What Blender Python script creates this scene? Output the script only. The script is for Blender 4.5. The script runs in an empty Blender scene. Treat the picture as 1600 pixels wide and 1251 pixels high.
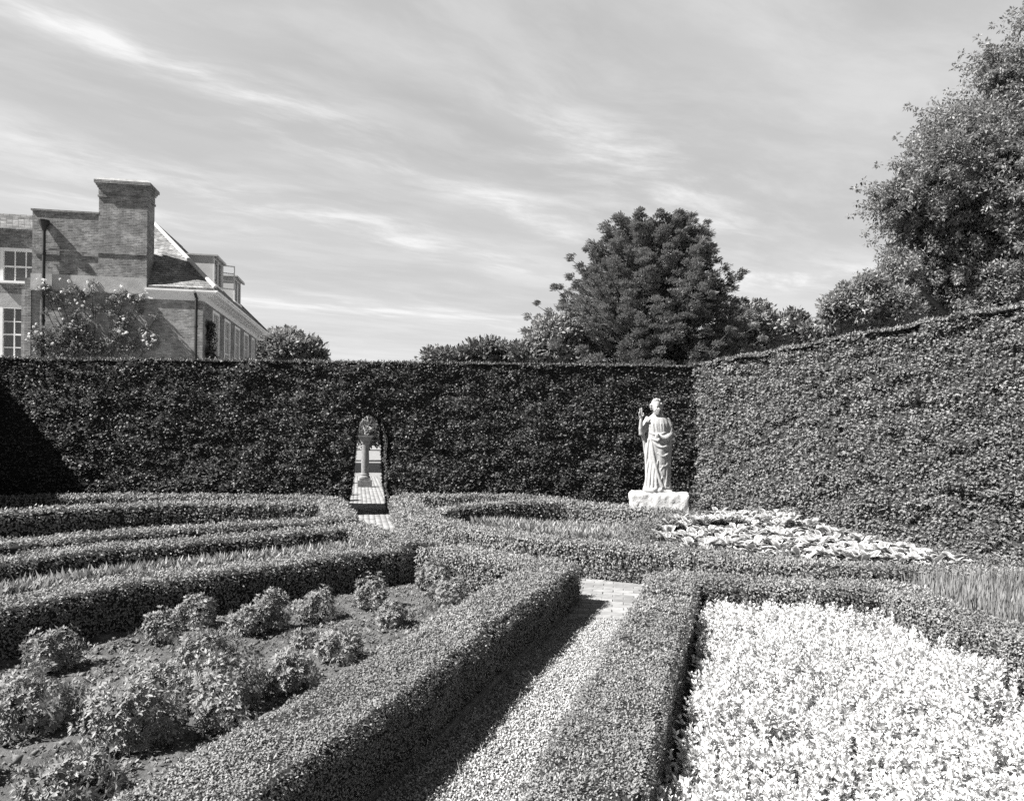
import bpy, math, random
import numpy as np
from mathutils import Vector, Matrix
R = math.radians
rng = np.random.default_rng(7)
random.seed(7)
scn = bpy.context.scene
col = scn.collection

# ------------------------------------------------------------------ camera, sun, sky, exposure
EYE = 1.7
cam = bpy.data.cameras.new('camera')
cam.sensor_width = 36.0
cam.lens = 1100 / 1600 * 36
cam.shift_y = 0.037
cam.clip_start = 0.05
cam.clip_end = 3000
co = bpy.data.objects.new('camera', cam)
co.matrix_world = Matrix.Translation((0, 0, EYE)) @ Matrix.Rotation(R(90), 4, 'X') @ Matrix.Rotation(math.atan(.012), 4, 'Z')
col.objects.link(co)
scn.camera = co

SUN_EL = R(48)
SX, SY = .943, .333                      # horizontal heading of the light
sl = bpy.data.lights.new('sun', 'SUN')
sl.energy = 5.0
sl.angle = R(.5)
sl.color = (1, .985, .96)
so = bpy.data.objects.new('sun', sl)
d = Vector((SX * math.cos(SUN_EL), SY * math.cos(SUN_EL), -math.sin(SUN_EL)))
so.rotation_euler = d.to_track_quat('-Z', 'Y').to_euler()
so.location = (-20, -8, 30)
col.objects.link(so)

scn.view_settings.view_transform = 'Standard'
scn.view_settings.look = 'None'
scn.view_settings.exposure = 1.75
scn.view_settings.gamma = 1
scn.render.engine = 'CYCLES'
scn.cycles.use_denoising = False


class NT:
    """small helper to write node trees"""
    def __init__(s, tree):
        s.t = tree
        tree.nodes.clear()

    def n(s, kind, **kw):
        nd = s.t.nodes.new(kind)
        for k, v in kw.items():
            if k == 'ins':
                for a, b in v.items():
                    if isinstance(b, bpy.types.NodeSocket):
                        s.t.links.new(b, nd.inputs[a])
                    else:
                        nd.inputs[a].default_value = b
            else:
                setattr(nd, k, v)
        return nd

    def m(s, op, a, b=0.0, c=None, clamp=False):
        ins = {0: a, 1: b}
        if c is not None:
            ins[2] = c
        return s.n('ShaderNodeMath', operation=op, use_clamp=clamp, ins=ins).outputs[0]

    def ramp(s, fac, stops, interp='LINEAR'):
        nd = s.n('ShaderNodeValToRGB', ins={0: fac})
        r = nd.color_ramp
        r.interpolation = interp
        while len(r.elements) > 1:
            r.elements.remove(r.elements[-1])
        for i, (p, v) in enumerate(stops):
            e = r.elements[0] if i == 0 else r.elements.new(p)
            e.position = p
            e.color = (v, v, v, 1)
        return nd.outputs[0]


w = bpy.data.worlds.new('World')
scn.world = w
w.use_nodes = True
T = NT(w.node_tree)
sky = T.n('ShaderNodeTexSky', sky_type='NISHITA', sun_disc=False, sun_elevation=SUN_EL, sun_rotation=math.atan2(-SX, -SY), altitude=50, air_density=1.0, dust_density=1.2, ozone_density=1.0)
sep = T.n('ShaderNodeSeparateColor', ins={0: sky.outputs[0]})
# panchromatic film behind a yellow filter: mostly red and green
g = T.m('ADD', T.m('MULTIPLY', sep.outputs[0], .55), T.m('MULTIPLY', sep.outputs[1], .45))
tc = T.n('ShaderNodeTexCoord')
xyz = T.n('ShaderNodeSeparateXYZ', ins={0: tc.outputs['Generated']})
zc = T.m('MAXIMUM', xyz.outputs[2], .06)
u = T.m('DIVIDE', xyz.outputs[0], zc)
v = T.m('DIVIDE', xyz.outputs[1], zc)
# gentle warp of the cirrus layer
cmb = T.n('ShaderNodeCombineXYZ', ins={0: u, 1: v})
warp = T.n('ShaderNodeTexNoise', ins={'Vector': cmb.outputs[0], 'Scale': .7, 'Detail': 3.0, 'Roughness': .5})
wv = T.m('MULTIPLY', T.m('SUBTRACT', warp.outputs[0], .5), .45)
u2 = T.m('ADD', u, wv)
v2 = T.m('SUBTRACT', v, wv)


def streak(ang, sx, sy, scale, seed, lo, hi, detail=6.0, rough=.6):
    c, s_ = math.cos(ang), math.sin(ang)
    a = T.m('ADD', T.m('MULTIPLY', u2, c), T.m('MULTIPLY', v2, s_))
    b = T.m('SUBTRACT', T.m('MULTIPLY', v2, c), T.m('MULTIPLY', u2, s_))
    vec = T.n('ShaderNodeCombineXYZ', ins={0: T.m('MULTIPLY', a, sx), 1: T.m('MULTIPLY', b, sy), 2: float(seed)})
    nz = T.n('ShaderNodeTexNoise', ins={'Vector': vec.outputs[0], 'Scale': scale, 'Detail': detail, 'Roughness': rough})
    return T.ramp(nz.outputs[0], [(lo, 0), (hi, 1)], 'EASE')


def band(p0, p1, width, amp):
    """a single cirrus band in the cloud layer between two points of the layer"""
    dx, dy = p1[0] - p0[0], p1[1] - p0[1]
    L = math.hypot(dx, dy)
    c, s_ = dx / L, dy / L
    uu = T.m('SUBTRACT', u2, p0[0])
    vv = T.m('SUBTRACT', v2, p0[1])
    a = T.m('DIVIDE', T.m('ADD', T.m('MULTIPLY', uu, c), T.m('MULTIPLY', vv, s_)), L)
    b = T.m('DIVIDE', T.m('SUBTRACT', T.m('MULTIPLY', vv, c), T.m('MULTIPLY', uu, s_)), width)
    ga = T.m('POWER', 2.718, T.m('MULTIPLY', T.m('MULTIPLY', b, b), -1.0))
    aa = T.m('MULTIPLY', T.m('SUBTRACT', a, .5), 1.9)
    a4 = T.m('MULTIPLY', T.m('MULTIPLY', aa, aa), T.m('MULTIPLY', aa, aa))
    en = T.m('POWER', 2.718, T.m('MULTIPLY', a4, -1.0))
    return T.m('MULTIPLY', T.m('MULTIPLY', ga, en), amp)


broad = streak(R(38), .35, .8, 1.1, 3, .36, .72)
fine = streak(R(33), .8, 1.8, 2.2, 9, .38, .72, 10.0, .62)
bands = None
for (p0, p1, wd, am) in [((-1.3, 1.55), (-.55, 2.3), .10, .75), ((-1.9, 2.3), (.1, 4.2), .17, .6), ((-.9, 2.3), (.35, 3.2), .12, .35),
                         ((-.05, 2.05), (.55, 2.6), .13, .36), ((-.2, 2.9), (.35, 3.6), .1, .55), ((-2.3, 2.6), (-1.2, 3.4), .2, .4),
                         ((.2, 2.3), (1.1, 3.6), .22, .5), ((1.0, 4.6), (2.2, 4.1), .3, .7), ((-2.6, 4.9), (.9, 6.4), .35, .45)]:
    b_ = band(p0, p1, wd, am)
    bands = b_ if bands is None else T.m('ADD', bands, b_)
bands = T.m('MULTIPLY', bands, T.m('ADD', T.m('MULTIPLY', fine, 1.2), .22))
cl = T.m('ADD', T.m('ADD', T.m('MULTIPLY', broad, .30), T.m('MULTIPLY', fine, .19)), bands, clamp=True)
hz = T.m('POWER', T.m('SUBTRACT', 1.0, xyz.outputs[2], clamp=True), 6.0)      # thin milky veil towards the horizon
cl = T.m('ADD', cl, T.m('MULTIPLY', hz, .22), clamp=True)
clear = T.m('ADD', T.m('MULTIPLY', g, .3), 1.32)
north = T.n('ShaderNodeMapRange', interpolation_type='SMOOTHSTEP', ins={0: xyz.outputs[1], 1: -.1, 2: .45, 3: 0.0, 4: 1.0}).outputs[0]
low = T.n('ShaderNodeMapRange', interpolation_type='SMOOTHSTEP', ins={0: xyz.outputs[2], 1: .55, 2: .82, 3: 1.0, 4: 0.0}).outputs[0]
view_sky = T.m('MULTIPLY', north, low)
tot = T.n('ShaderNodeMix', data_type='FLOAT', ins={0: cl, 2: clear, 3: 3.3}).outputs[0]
tot = T.n('ShaderNodeMix', data_type='FLOAT', ins={0: view_sky, 2: .75, 3: tot}).outputs[0]  # sky overhead and behind the camera dimmed to weaken the fill light
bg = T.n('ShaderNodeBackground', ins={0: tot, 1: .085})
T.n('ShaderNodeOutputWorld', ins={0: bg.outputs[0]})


# ------------------------------------------------------------------ materials (the picture is black and white)
def grey(v):
    return (v, v, v, 1)


def mat_leaf(name, base, spread=.5, rough=.45, spec=.4, trans=.2, noise=None):
    m = bpy.data.materials.new(name)
    m.use_nodes = True
    t = NT(m.node_tree)
    at = t.n('ShaderNodeAttribute', attribute_name='tone', attribute_type='GEOMETRY')
    f = t.m('MULTIPLY', t.m('ADD', 1 - spread, t.m('MULTIPLY', at.outputs['Fac'], 2 * spread)), base)
    tc_ = t.n('ShaderNodeTexCoord')
    nz = t.n('ShaderNodeTexNoise', ins={'Vector': tc_.outputs['Object'], 'Scale': noise or 1.3, 'Detail': 3.0})
    f = t.m('MULTIPLY', f, t.m('ADD', .55, t.m('MULTIPLY', nz.outputs[0], .9)))
    c = t.n('ShaderNodeCombineColor', ins={0: f, 1: f, 2: f})
    p = t.n('ShaderNodeBsdfPrincipled', ins={'Base Color': c.outputs[0], 'Roughness': rough, 'Specular IOR Level': spec})
    tr = t.n('ShaderNodeBsdfTranslucent', ins={0: c.outputs[0]})
    mx = t.n('ShaderNodeMixShader', ins={0: trans, 1: p.outputs[0], 2: tr.outputs[0]})
    t.n('ShaderNodeOutputMaterial', ins={0: mx.outputs[0]})
    return m


def mat_simple(name, lo, hi, scale=8, rough=.8, spec=.2, bump=.0, bscale=30, metal=0.0, detail=6.0, lo_p=.3, hi_p=.7):
    m = bpy.data.materials.new(name)
    m.use_nodes = True
    t = NT(m.node_tree)
    tc_ = t.n('ShaderNodeTexCoord')
    nz = t.n('ShaderNodeTexNoise', ins={'Vector': tc_.outputs['Object'], 'Scale': scale, 'Detail': detail, 'Roughness': .65})
    c = t.ramp(nz.outputs[0], [(lo_p, lo), (hi_p, hi)])
    p = t.n('ShaderNodeBsdfPrincipled', ins={'Base Color': c, 'Roughness': rough, 'Specular IOR Level': spec, 'Metallic': metal})
    if bump:
        n2 = t.n('ShaderNodeTexNoise', ins={'Vector': tc_.outputs['Object'], 'Scale': bscale, 'Detail': 8.0, 'Roughness': .7})
        b = t.n('ShaderNodeBump', ins={'Strength': bump, 'Distance': .02, 'Height': n2.outputs[0]})
        t.t.links.new(b.outputs[0], p.inputs['Normal'])
    t.n('ShaderNodeOutputMaterial', ins={0: p.outputs[0]})
    return m


def mat_brick(name, lo, hi, mortar, bw=.155, bh=.05, patch=.5):
    m = bpy.data.materials.new(name)
    m.use_nodes = True
    t = NT(m.node_tree)
    tc_ = t.n('ShaderNodeTexCoord')
    s_ = t.n('ShaderNodeSeparateXYZ', ins={0: tc_.outputs['Object']})
    vec = t.n('ShaderNodeCombineXYZ', ins={0: t.m('ADD', s_.outputs[0], s_.outputs[1]), 1: s_.outputs[2]})
    br = t.n('ShaderNodeTexBrick', offset=.5, ins={'Vector': vec.outputs[0], 'Color1': grey(lo), 'Color2': grey(hi), 'Mortar': grey(mortar), 'Scale': 1.0,
                                      'Mortar Size': .007, 'Mortar Smooth': .2, 'Bias': 0.0, 'Brick Width': bw, 'Row Height': bh})
    nz = t.n('ShaderNodeTexNoise', ins={'Vector': tc_.outputs['Object'], 'Scale': 2.3, 'Detail': 7.0, 'Roughness': .7})
    f = t.ramp(nz.outputs[0], [(.3, 1 - patch * .55), (.5, 1.0), (.72, 1 + patch)])
    n3 = t.n('ShaderNodeTexNoise', ins={'Vector': tc_.outputs['Object'], 'Scale': 9.0, 'Detail': 4.0})
    f = t.m('MULTIPLY', f, t.m('ADD', .6, t.m('MULTIPLY', n3.outputs[0], .8)))
    mx = t.n('ShaderNodeMix', data_type='RGBA', blend_type='MULTIPLY', ins={0: 1.0, 6: br.outputs[0], 7: f})
    p = t.n('ShaderNodeBsdfPrincipled', ins={'Base Color': mx.outputs[2], 'Roughness': .9, 'Specular IOR Level': .15})
    hb = t.m('ADD', br.outputs[1], t.m('MULTIPLY', n3.outputs[0], -.5))
    b = t.n('ShaderNodeBump', invert=True, ins={'Strength': .6, 'Distance': .012, 'Height': hb})
    t.t.links.new(b.outputs[0], p.inputs['Normal'])
    t.n('ShaderNodeOutputMaterial', ins={0: p.outputs[0]})
    return m


def mat_tiles(name, lo, hi):
    m = bpy.data.materials.new(name)
    m.use_nodes = True
    t = NT(m.node_tree)
    tc_ = t.n('ShaderNodeTexCoord')
    s_ = t.n('ShaderNodeSeparateXYZ', ins={0: tc_.outputs['Object']})
    vec = t.n('ShaderNodeCombineXYZ', ins={0: t.m('ADD', s_.outputs[0], s_.outputs[1]), 1: s_.outputs[2]})
    br = t.n('ShaderNodeTexBrick', offset=.5, ins={'Vector': vec.outputs[0], 'Color1': grey(lo), 'Color2': grey(hi), 'Mortar': grey(lo * .25), 'Scale': 1.0,
                                      'Mortar Size': .006, 'Mortar Smooth': .0, 'Bias': 0.0, 'Brick Width': .17, 'Row Height': .075})
    nz = t.n('ShaderNodeTexNoise', ins={'Vector': tc_.outputs['Object'], 'Scale': 2.5, 'Detail': 8.0, 'Roughness': .7})
    f = t.ramp(nz.outputs[0], [(.3, .6), (.5, 1.0), (.7, 1.7)])
    mx = t.n('ShaderNodeMix', data_type='RGBA', blend_type='MULTIPLY', ins={0: 1.0, 6: br.outputs[0], 7: f})
    p = t.n('ShaderNodeBsdfPrincipled', ins={'Base Color': mx.outputs[2], 'Roughness': .85, 'Specular IOR Level': .2})
    fr = t.m('FRACT', t.m('DIVIDE', s_.outputs[2], .075))
    b = t.n('ShaderNodeBump', invert=True, ins={'Strength': 1.0, 'Distance': .03, 'Height': t.m('ADD', fr, t.m('MULTIPLY', nz.outputs[0], .6))})
    t.t.links.new(b.outputs[0], p.inputs['Normal'])
    t.n('ShaderNodeOutputMaterial', ins={0: p.outputs[0]})
    return m


M = {
    'box_leaf': mat_leaf('box_leaf', .205, .35, .6, .14, .16),
    'box_leaf_dull': mat_leaf('box_leaf_dull', .16, .4, .6, .15, .25),
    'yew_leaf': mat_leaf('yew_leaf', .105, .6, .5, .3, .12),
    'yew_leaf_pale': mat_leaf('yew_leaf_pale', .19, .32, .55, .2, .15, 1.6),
    'twig_shade': mat_simple('twig_shade', .012, .03, 20),  # twigs inside hedges, colour darkened to stand for shade between leaves
    'bark': mat_simple('bark', .03, .09, 12, bump=.8),
    'conifer_leaf': mat_leaf('conifer_leaf', .2, .4, .6, .15, .15, .5),
    'tree_leaf': mat_leaf('tree_leaf', .2, .4, .5, .2, .3, .4),
    'tree_leaf_dark': mat_leaf('tree_leaf_dark', .11, .4, .5, .2, .2, .4),
    'rose_leaf': mat_leaf('rose_leaf', .2, .5, .5, .25, .25, 2),
    'rose_petal': mat_leaf('rose_petal', .7, .2, .6, .2, .3),
    'dark_leaf': mat_leaf('dark_leaf', .05, .5, .4, .5, .15),
    'shrub_leaf': mat_leaf('shrub_leaf', .22, .3, .6, .15, .2, 3),
    'silver_leaf': mat_leaf('silver_leaf', .27, .4, .6, .25, .25),
    'blade_leaf': mat_leaf('blade_leaf', .26, .4, .4, .4, .25),
    'white_leaf': mat_leaf('white_leaf', .57, .35, .6, .2, .25, 4),
    'lavender': mat_leaf('lavender', .2, .25, .7, .15, .2),
    'hosta_leaf': mat_leaf('hosta_leaf', .36, .65, .4, .45, .2),
    'straw': mat_leaf('straw', .3, .5, .7, .2, .2),
    'soil': mat_simple('soil', .035, .11, 9, bump=1.0, bscale=25),
    'clod': mat_simple('clod', .05, .2, 9, bump=.5),
    'lawn': mat_simple('lawn', .13, .22, 3, bump=.8, bscale=40),
    'gravel_bed': mat_simple('gravel_bed', .07, .24, 90, bump=1.0, bscale=120, detail=3.0, lo_p=.38, hi_p=.62),
    'pebble': mat_leaf('pebble', .27, .6, .7, .3, 0.0, 40),
    'paver': mat_leaf('paver', .19, .25, .85, .2, 0.0, 12),
    'weed': mat_leaf('weed', .17, .4, .6, .15, .2),
    'mortar': mat_simple('mortar', .14, .22, 30, bump=.5),
    'stone_white': mat_simple('stone_white', .24, .37, 14, rough=.85, bump=.35, bscale=45),
    'stone_rough': mat_simple('stone_rough', .34, .52, 9, rough=.95, bump=.9, bscale=18),
    'stone_grey': mat_simple('stone_grey', .10, .24, 9, rough=.9, bump=.5),
    'metal_pale': mat_simple('metal_pale', .14, .26, 20, rough=.6, metal=.1),
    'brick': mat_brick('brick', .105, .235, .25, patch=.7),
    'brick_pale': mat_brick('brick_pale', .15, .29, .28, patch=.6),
    'tiles': mat_tiles('tiles', .12, .26),
    'render': mat_simple('render', .27, .44, 2.5, rough=.9, bump=.3),
    'paint': mat_simple('paint', .68, .8, 3, rough=.5, spec=.4),
    'paint_grey': mat_simple('paint_grey', .5, .62, 3, rough=.6),
    'lead': mat_simple('lead', .32, .46, 6, rough=.55, spec=.5),
    'iron': mat_simple('iron', .012, .03, 10, rough=.5, spec=.4),
    'coping': mat_simple('coping', .12, .3, 6, rough=.9, bump=.6),
    'wood': mat_simple('wood', .08, .2, 8, rough=.9, bump=.5),
}
gl = bpy.data.materials.new('glass')
gl.use_nodes = True
t = NT(gl.node_tree)
tcg = t.n('ShaderNodeTexCoord')
nzg = t.n('ShaderNodeTexNoise', ins={'Vector': tcg.outputs['Object'], 'Scale': 1.4, 'Detail': 1.0})
bpg = t.n('ShaderNodeBump', ins={'Strength': .25, 'Distance': .05, 'Height': nzg.outputs[0]})
pg = t.n('ShaderNodeBsdfPrincipled', ins={'Base Color': grey(.09), 'Roughness': .06, 'Specular IOR Level': 1.0, 'IOR': 1.7, 'Normal': bpg.outputs[0]})
t.n('ShaderNodeOutputMaterial', ins={0: pg.outputs[0]})
M['glass'] = gl


# ------------------------------------------------------------------ object helpers
def tag(o, label=None, cat=None, group=None, kind=None):
    if label: o['label'] = label
    if cat: o['category'] = cat
    if group: o['group'] = group
    if kind: o['kind'] = kind
    return o


def empty(name, loc=(0, 0, 0), rz=0.0):
    o = bpy.data.objects.new(name, None)
    o.location = loc
    o.rotation_euler = (0, 0, rz)
    o.empty_display_size = .2
    col.objects.link(o)
    return o


class Geo:
    """collects numpy pieces and links them as one mesh object"""
    def __init__(s):
        s.V, s.F, s.M, s.T, s.n = [], [], [], [], 0

    def add(s, V, F, mi=0, tone=None):
        V = np.asarray(V, dtype=np.float32).reshape(-1, 3)
        F = np.asarray(F, dtype=np.int64)
        s.V.append(V)
        s.F.append(F + s.n)
        s.M.append(np.full(len(F), mi))
        s.T.append(np.full(len(F), .5) if tone is None else np.asarray(tone, dtype=np.float32))
        s.n += len(V)

    def build(s, name, mats, parent=None, smooth=False, flat_mi=None):
        V = np.concatenate(s.V)
        me = bpy.data.meshes.new(name)
        me.vertices.add(len(V))
        me.vertices.foreach_set('co', V.ravel())
        sizes = np.concatenate([np.full(len(f), f.shape[1]) for f in s.F])
        loops = np.concatenate([f.ravel() for f in s.F]).astype(np.int32)
        st = np.concatenate([[0], np.cumsum(sizes)[:-1]]).astype(np.int32)
        me.loops.add(len(loops))
        me.loops.foreach_set('vertex_index', loops)
        me.polygons.add(len(sizes))
        me.polygons.foreach_set('loop_start', st)
        mi = np.concatenate(s.M).astype(np.int32)
        me.polygons.foreach_set('material_index', mi)
        sm = np.full(len(sizes), bool(smooth) or len(sizes) > 4000, dtype=bool)
        me.polygons.foreach_set('use_smooth', sm)
        me.update(calc_edges=True)
        me.validate()
        a = me.attributes.new('tone', 'FLOAT', 'FACE')
        tt = np.concatenate(s.T).astype(np.float32)
        if len(a.data) == len(tt):
            a.data.foreach_set('value', tt)
        if not isinstance(mats, (list, tuple)):
            mats = [mats]
        for m in mats:
            me.materials.append(M[m] if isinstance(m, str) else m)
        o = bpy.data.objects.new(name, me)
        col.objects.link(o)
        if parent is not None:
            o.parent = parent
        return o

    # --- simple solids
    def box(s, x0, x1, y0, y1, z0, z1, mi=0, tone=None):
        V = [(x0, y0, z0), (x1, y0, z0), (x1, y1, z0), (x0, y1, z0), (x0, y0, z1), (x1, y0, z1), (x1, y1, z1), (x0, y1, z1)]
        F = [(0, 3, 2, 1), (4, 5, 6, 7), (0, 1, 5, 4), (1, 2, 6, 5), (2, 3, 7, 6), (3, 0, 4, 7)]
        s.add(V, F, mi, None if tone is None else [tone] * 6)

    def obox(s, c, ax, ay, az, hx, hy, hz, mi=0):
        c, ax, ay, az = [np.array(q, float) for q in (c, ax, ay, az)]
        V = []
        for k in (-1, 1):
            for (i, j) in ((-1, -1), (1, -1), (1, 1), (-1, 1)):
                V.append(c + ax * hx * i + ay * hy * j + az * hz * k)
        F = [(0, 3, 2, 1), (4, 5, 6, 7), (0, 1, 5, 4), (1, 2, 6, 5), (2, 3, 7, 6), (3, 0, 4, 7)]
        s.add(V, F, mi)

    def tube(s, pts, rad, seg=8, mi=0, cap=True):
        pts = np.array(pts, float)
        n = len(pts)
        rad = np.full(n, rad) if np.isscalar(rad) else np.array(rad, float)
        tn = np.gradient(pts, axis=0)
        tn /= np.linalg.norm(tn, axis=1)[:, None] + 1e-9
        ref = np.array([0, 0, 1.0]) if abs(tn[0][2]) < .9 else np.array([1.0, 0, 0])
        V = []
        for i in range(n):
            a = np.cross(tn[i], ref); a /= np.linalg.norm(a) + 1e-9
            b = np.cross(a, tn[i])
            for k in range(seg):
                th = 2 * math.pi * k / seg
                V.append(pts[i] + rad[i] * (a * math.cos(th) + b * math.sin(th)))
        F = []
        for i in range(n - 1):
            for k in range(seg):
                k2 = (k + 1) % seg
                F.append((i * seg + k, i * seg + k2, (i + 1) * seg + k2, (i + 1) * seg + k))
        base = len(V)
        s.add(V, F, mi)
        if cap:
            V2 = [pts[0]] + V[:seg] + [pts[-1]] + V[-seg:]
            F2 = [(0, 1 + (k + 1) % seg, 1 + k) for k in range(seg)] + [(seg + 1, seg + 2 + k, seg + 2 + (k + 1) % seg) for k in range(seg)]
            s.add(V2, F2, mi)

    def lathe(s, prof, seg=24, c=(0, 0, 0), mi=0):
        V = []
        for (r, z) in prof:
            for k in range(seg):
                th = 2 * math.pi * k / seg
                V.append((c[0] + r * math.cos(th), c[1] + r * math.sin(th), c[2] + z))
        F = []
        for i in range(len(prof) - 1):
            for k in range(seg):
                k2 = (k + 1) % seg
                F.append((i * seg + k, i * seg + k2, (i + 1) * seg + k2, (i + 1) * seg + k))
        s.add(V, F, mi)

    def sphere(s, c, r, nu=12, nv=8, sc=(1, 1, 1), mi=0):
        V = [(c[0], c[1], c[2] + r * sc[2])]
        for i in range(1, nv):
            ph = math.pi * i / nv
            for k in range(nu):
                th = 2 * math.pi * k / nu
                V.append((c[0] + r * sc[0] * math.sin(ph) * math.cos(th), c[1] + r * sc[1] * math.sin(ph) * math.sin(th), c[2] + r * sc[2] * math.cos(ph)))
        V.append((c[0], c[1], c[2] - r * sc[2]))
        F3 = [(0, 1 + k, 1 + (k + 1) % nu) for k in range(nu)]
        last = len(V) - 1
        b = 1 + (nv - 2) * nu
        F3 += [(last, b + (k + 1) % nu, b + k) for k in range(nu)]
        F4 = []
        for i in range(nv - 2):
            for k in range(nu):
                k2 = (k + 1) % nu
                F4.append((1 + i * nu + k, 1 + (i + 1) * nu + k, 1 + (i + 1) * nu + k2, 1 + i * nu + k2))
        s.add(V, F3, mi)
        s.V.append(np.zeros((0, 3), np.float32))
        s.F.append(np.array(F4) + s.n - len(V)); s.M.append(np.full(len(F4), mi)); s.T.append(np.full(len(F4), .5))

    def poly(s, pts, z, mi=0):
        V = [(p[0], p[1], z) for p in pts]
        s.add(V, [tuple(range(len(pts)))], mi)


def hash3(i, j, k, seed):
    h = (i * 73856093) ^ (j * 19349663) ^ (k * 83492791) ^ (seed * 2654435761 & 0x7fffffff)
    h = (h ^ (h >> 13)) * 1274126177 & 0x7fffffff
    h = (h ^ (h >> 15)) * 1103515245 & 0x7fffffff
    return (h & 0xffff) / 65535.0


def vnoise(P, f, seed=0):
    Q = np.asarray(P, float) * f + 1000.0
    I = np.floor(Q).astype(np.int64)
    t_ = Q - I
    t_ = t_ * t_ * (3 - 2 * t_)
    r = 0
    for a in (0, 1):
        for b in (0, 1):
            for c in (0, 1):
                wgt = (t_[:, 0] if a else 1 - t_[:, 0]) * (t_[:, 1] if b else 1 - t_[:, 1]) * (t_[:, 2] if c else 1 - t_[:, 2])
                r = r + wgt * hash3(I[:, 0] + a, I[:, 1] + b, I[:, 2] + c, seed)
    return r * 2 - 1


def unit(v_):
    return v_ / (np.linalg.norm(v_, axis=-1, keepdims=True) + 1e-9)


def blades(g_, P, A, N, L, W, mi=1, tone=None, fold=.15, mid=.5):
    """one folded rhombic leaf per row: base P, axis A, blade normal N"""
    n = len(P)
    if n == 0:
        return
    L = np.broadcast_to(np.asarray(L, float), (n,))[:, None]
    W = np.broadcast_to(np.asarray(W, float), (n,))[:, None]
    A = unit(A)
    B = unit(np.cross(A, N))
    N2 = np.cross(B, A)
    V = np.empty((n, 4, 3), np.float32)
    V[:, 0] = P
    V[:, 1] = P + A * L * mid + B * W * .5 + N2 * W * fold
    V[:, 2] = P + A * L
    V[:, 3] = P + A * L * mid - B * W * .5 + N2 * W * fold
    F = np.arange(n * 4).reshape(n, 4)
    g_.add(V.reshape(-1, 3), F, mi, rng.random(n) if tone is None else tone)


def rdir(n):
    return unit(rng.normal(size=(n, 3)))


def grid_faces(nu, nv):
    a = np.arange(nu * nv).reshape(nu, nv)
    return np.stack([a[:-1, :-1], a[1:, :-1], a[1:, 1:], a[:-1, 1:]], -1).reshape(-1, 4)


def sample_quads(V, F, dens):
    """random points on quads; dens(centres)->per m2; gives points, normals"""
    Q = V[F]
    n = np.cross(Q[:, 2] - Q[:, 0], Q[:, 3] - Q[:, 1])
    area = .5 * np.linalg.norm(n, axis=1)
    nn = unit(n)
    c = Q.mean(1)
    k = rng.poisson(area * dens(c, nn))
    idx = np.repeat(np.arange(len(F)), k)
    a, b = rng.random(len(idx)), rng.random(len(idx))
    q = Q[idx]
    P = (q[:, 0] * ((1 - a) * (1 - b))[:, None] + q[:, 1] * (a * (1 - b))[:, None] + q[:, 2] * (a * b)[:, None] + q[:, 3] * ((1 - a) * b)[:, None])
    return P, nn[idx]


def in_view(P):
    Y = np.maximum(P[:, 1], .1)
    px = P[:, 0] / Y
    py = (P[:, 2] - EYE) / Y
    ok = (P[:, 1] > .8) & (np.abs(px) < .9) & (py > -.75)
    return np.where(ok, 1.0, .22)


def dist(P):
    return np.sqrt(P[:, 0] ** 2 + P[:, 1] ** 2 + (P[:, 2] - EYE) ** 2)


# ------------------------------------------------------------------ ground, soil, paths
g = Geo()
n = 60
xs = np.linspace(-1, 1, n)
xs = np.sign(xs) * np.abs(xs) ** 3 * 1500
X, Y_ = np.meshgrid(xs, xs, indexing='ij')
g.add(np.stack([X, Y_ + 10, np.zeros_like(X)], -1).reshape(-1, 3), grid_faces(n, n))
tag(g.build('ground', 'lawn'), kind='structure')
g = Geo()
xs = np.linspace(-11.2, 6.6, 130)
ys = np.linspace(-1.5, 15.2, 130)
X, Y_ = np.meshgrid(xs, ys, indexing='ij')
P = np.stack([X, Y_, np.zeros_like(X)], -1).reshape(-1, 3)
P[:, 2] = .012 + .008 * vnoise(P, 3, 1)
g.add(P, grid_faces(130, 130))
tag(g.build('soil_ground', 'soil', smooth=True), kind='structure')
# peony bed: raked, lumpy soil
BED = [(-3.9, 4.6), (-3.35, 5.75), (-2.9, 6.2), (-2.0, 7.15), (-1.3, 7.8), (-.9, 8.0), (-.45, 7.5), (.1, 7.0), (-.35, 5.7), (-.75, 4.6), (-1.05, 3.7), (-1.3, 2.9), (-1.4, 2.2), (-3.4, 2.0), (-4.6, 3.2)]


def inside(P, poly):
    x, y = P[:, 0], P[:, 1]
    r = np.zeros(len(P), bool)
    j = len(poly) - 1
    for i in range(len(poly)):
        xi, yi = poly[i]
        xj, yj = poly[j]
        c = ((yi > y) != (yj > y)) & (x < (xj - xi) * (y - yi) / (yj - yi + 1e-12) + xi)
        r ^= c
        j = i
    return r


def fill(poly, count):
    p = np.array(poly)
    lo, hi = p.min(0), p.max(0)
    out = []
    tot = 0
    while tot < count:
        q = rng.random((count * 2, 2)) * (hi - lo) + lo
        q = q[inside(q, poly)]
        out.append(q)
        tot += len(q)
    return np.concatenate(out)[:count]


g = Geo()
xs = np.linspace(-5, .4, 170)
ys = np.linspace(1.8, 8.3, 190)
X, Y_ = np.meshgrid(xs, ys, indexing='ij')
P = np.stack([X, Y_, np.zeros_like(X)], -1).reshape(-1, 3)
P[:, 2] = .045 + .02 * vnoise(P, 3.5, 4) + .018 * vnoise(P, 11, 5) + .014 * vnoise(P, 27, 6)
F = grid_faces(170, 190)
ok = inside(P, BED)
F = F[ok[F].all(1)]
g.add(P, F)
tag(g.build('flower_bed_soil', 'soil', smooth=True), kind='structure')


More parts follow.
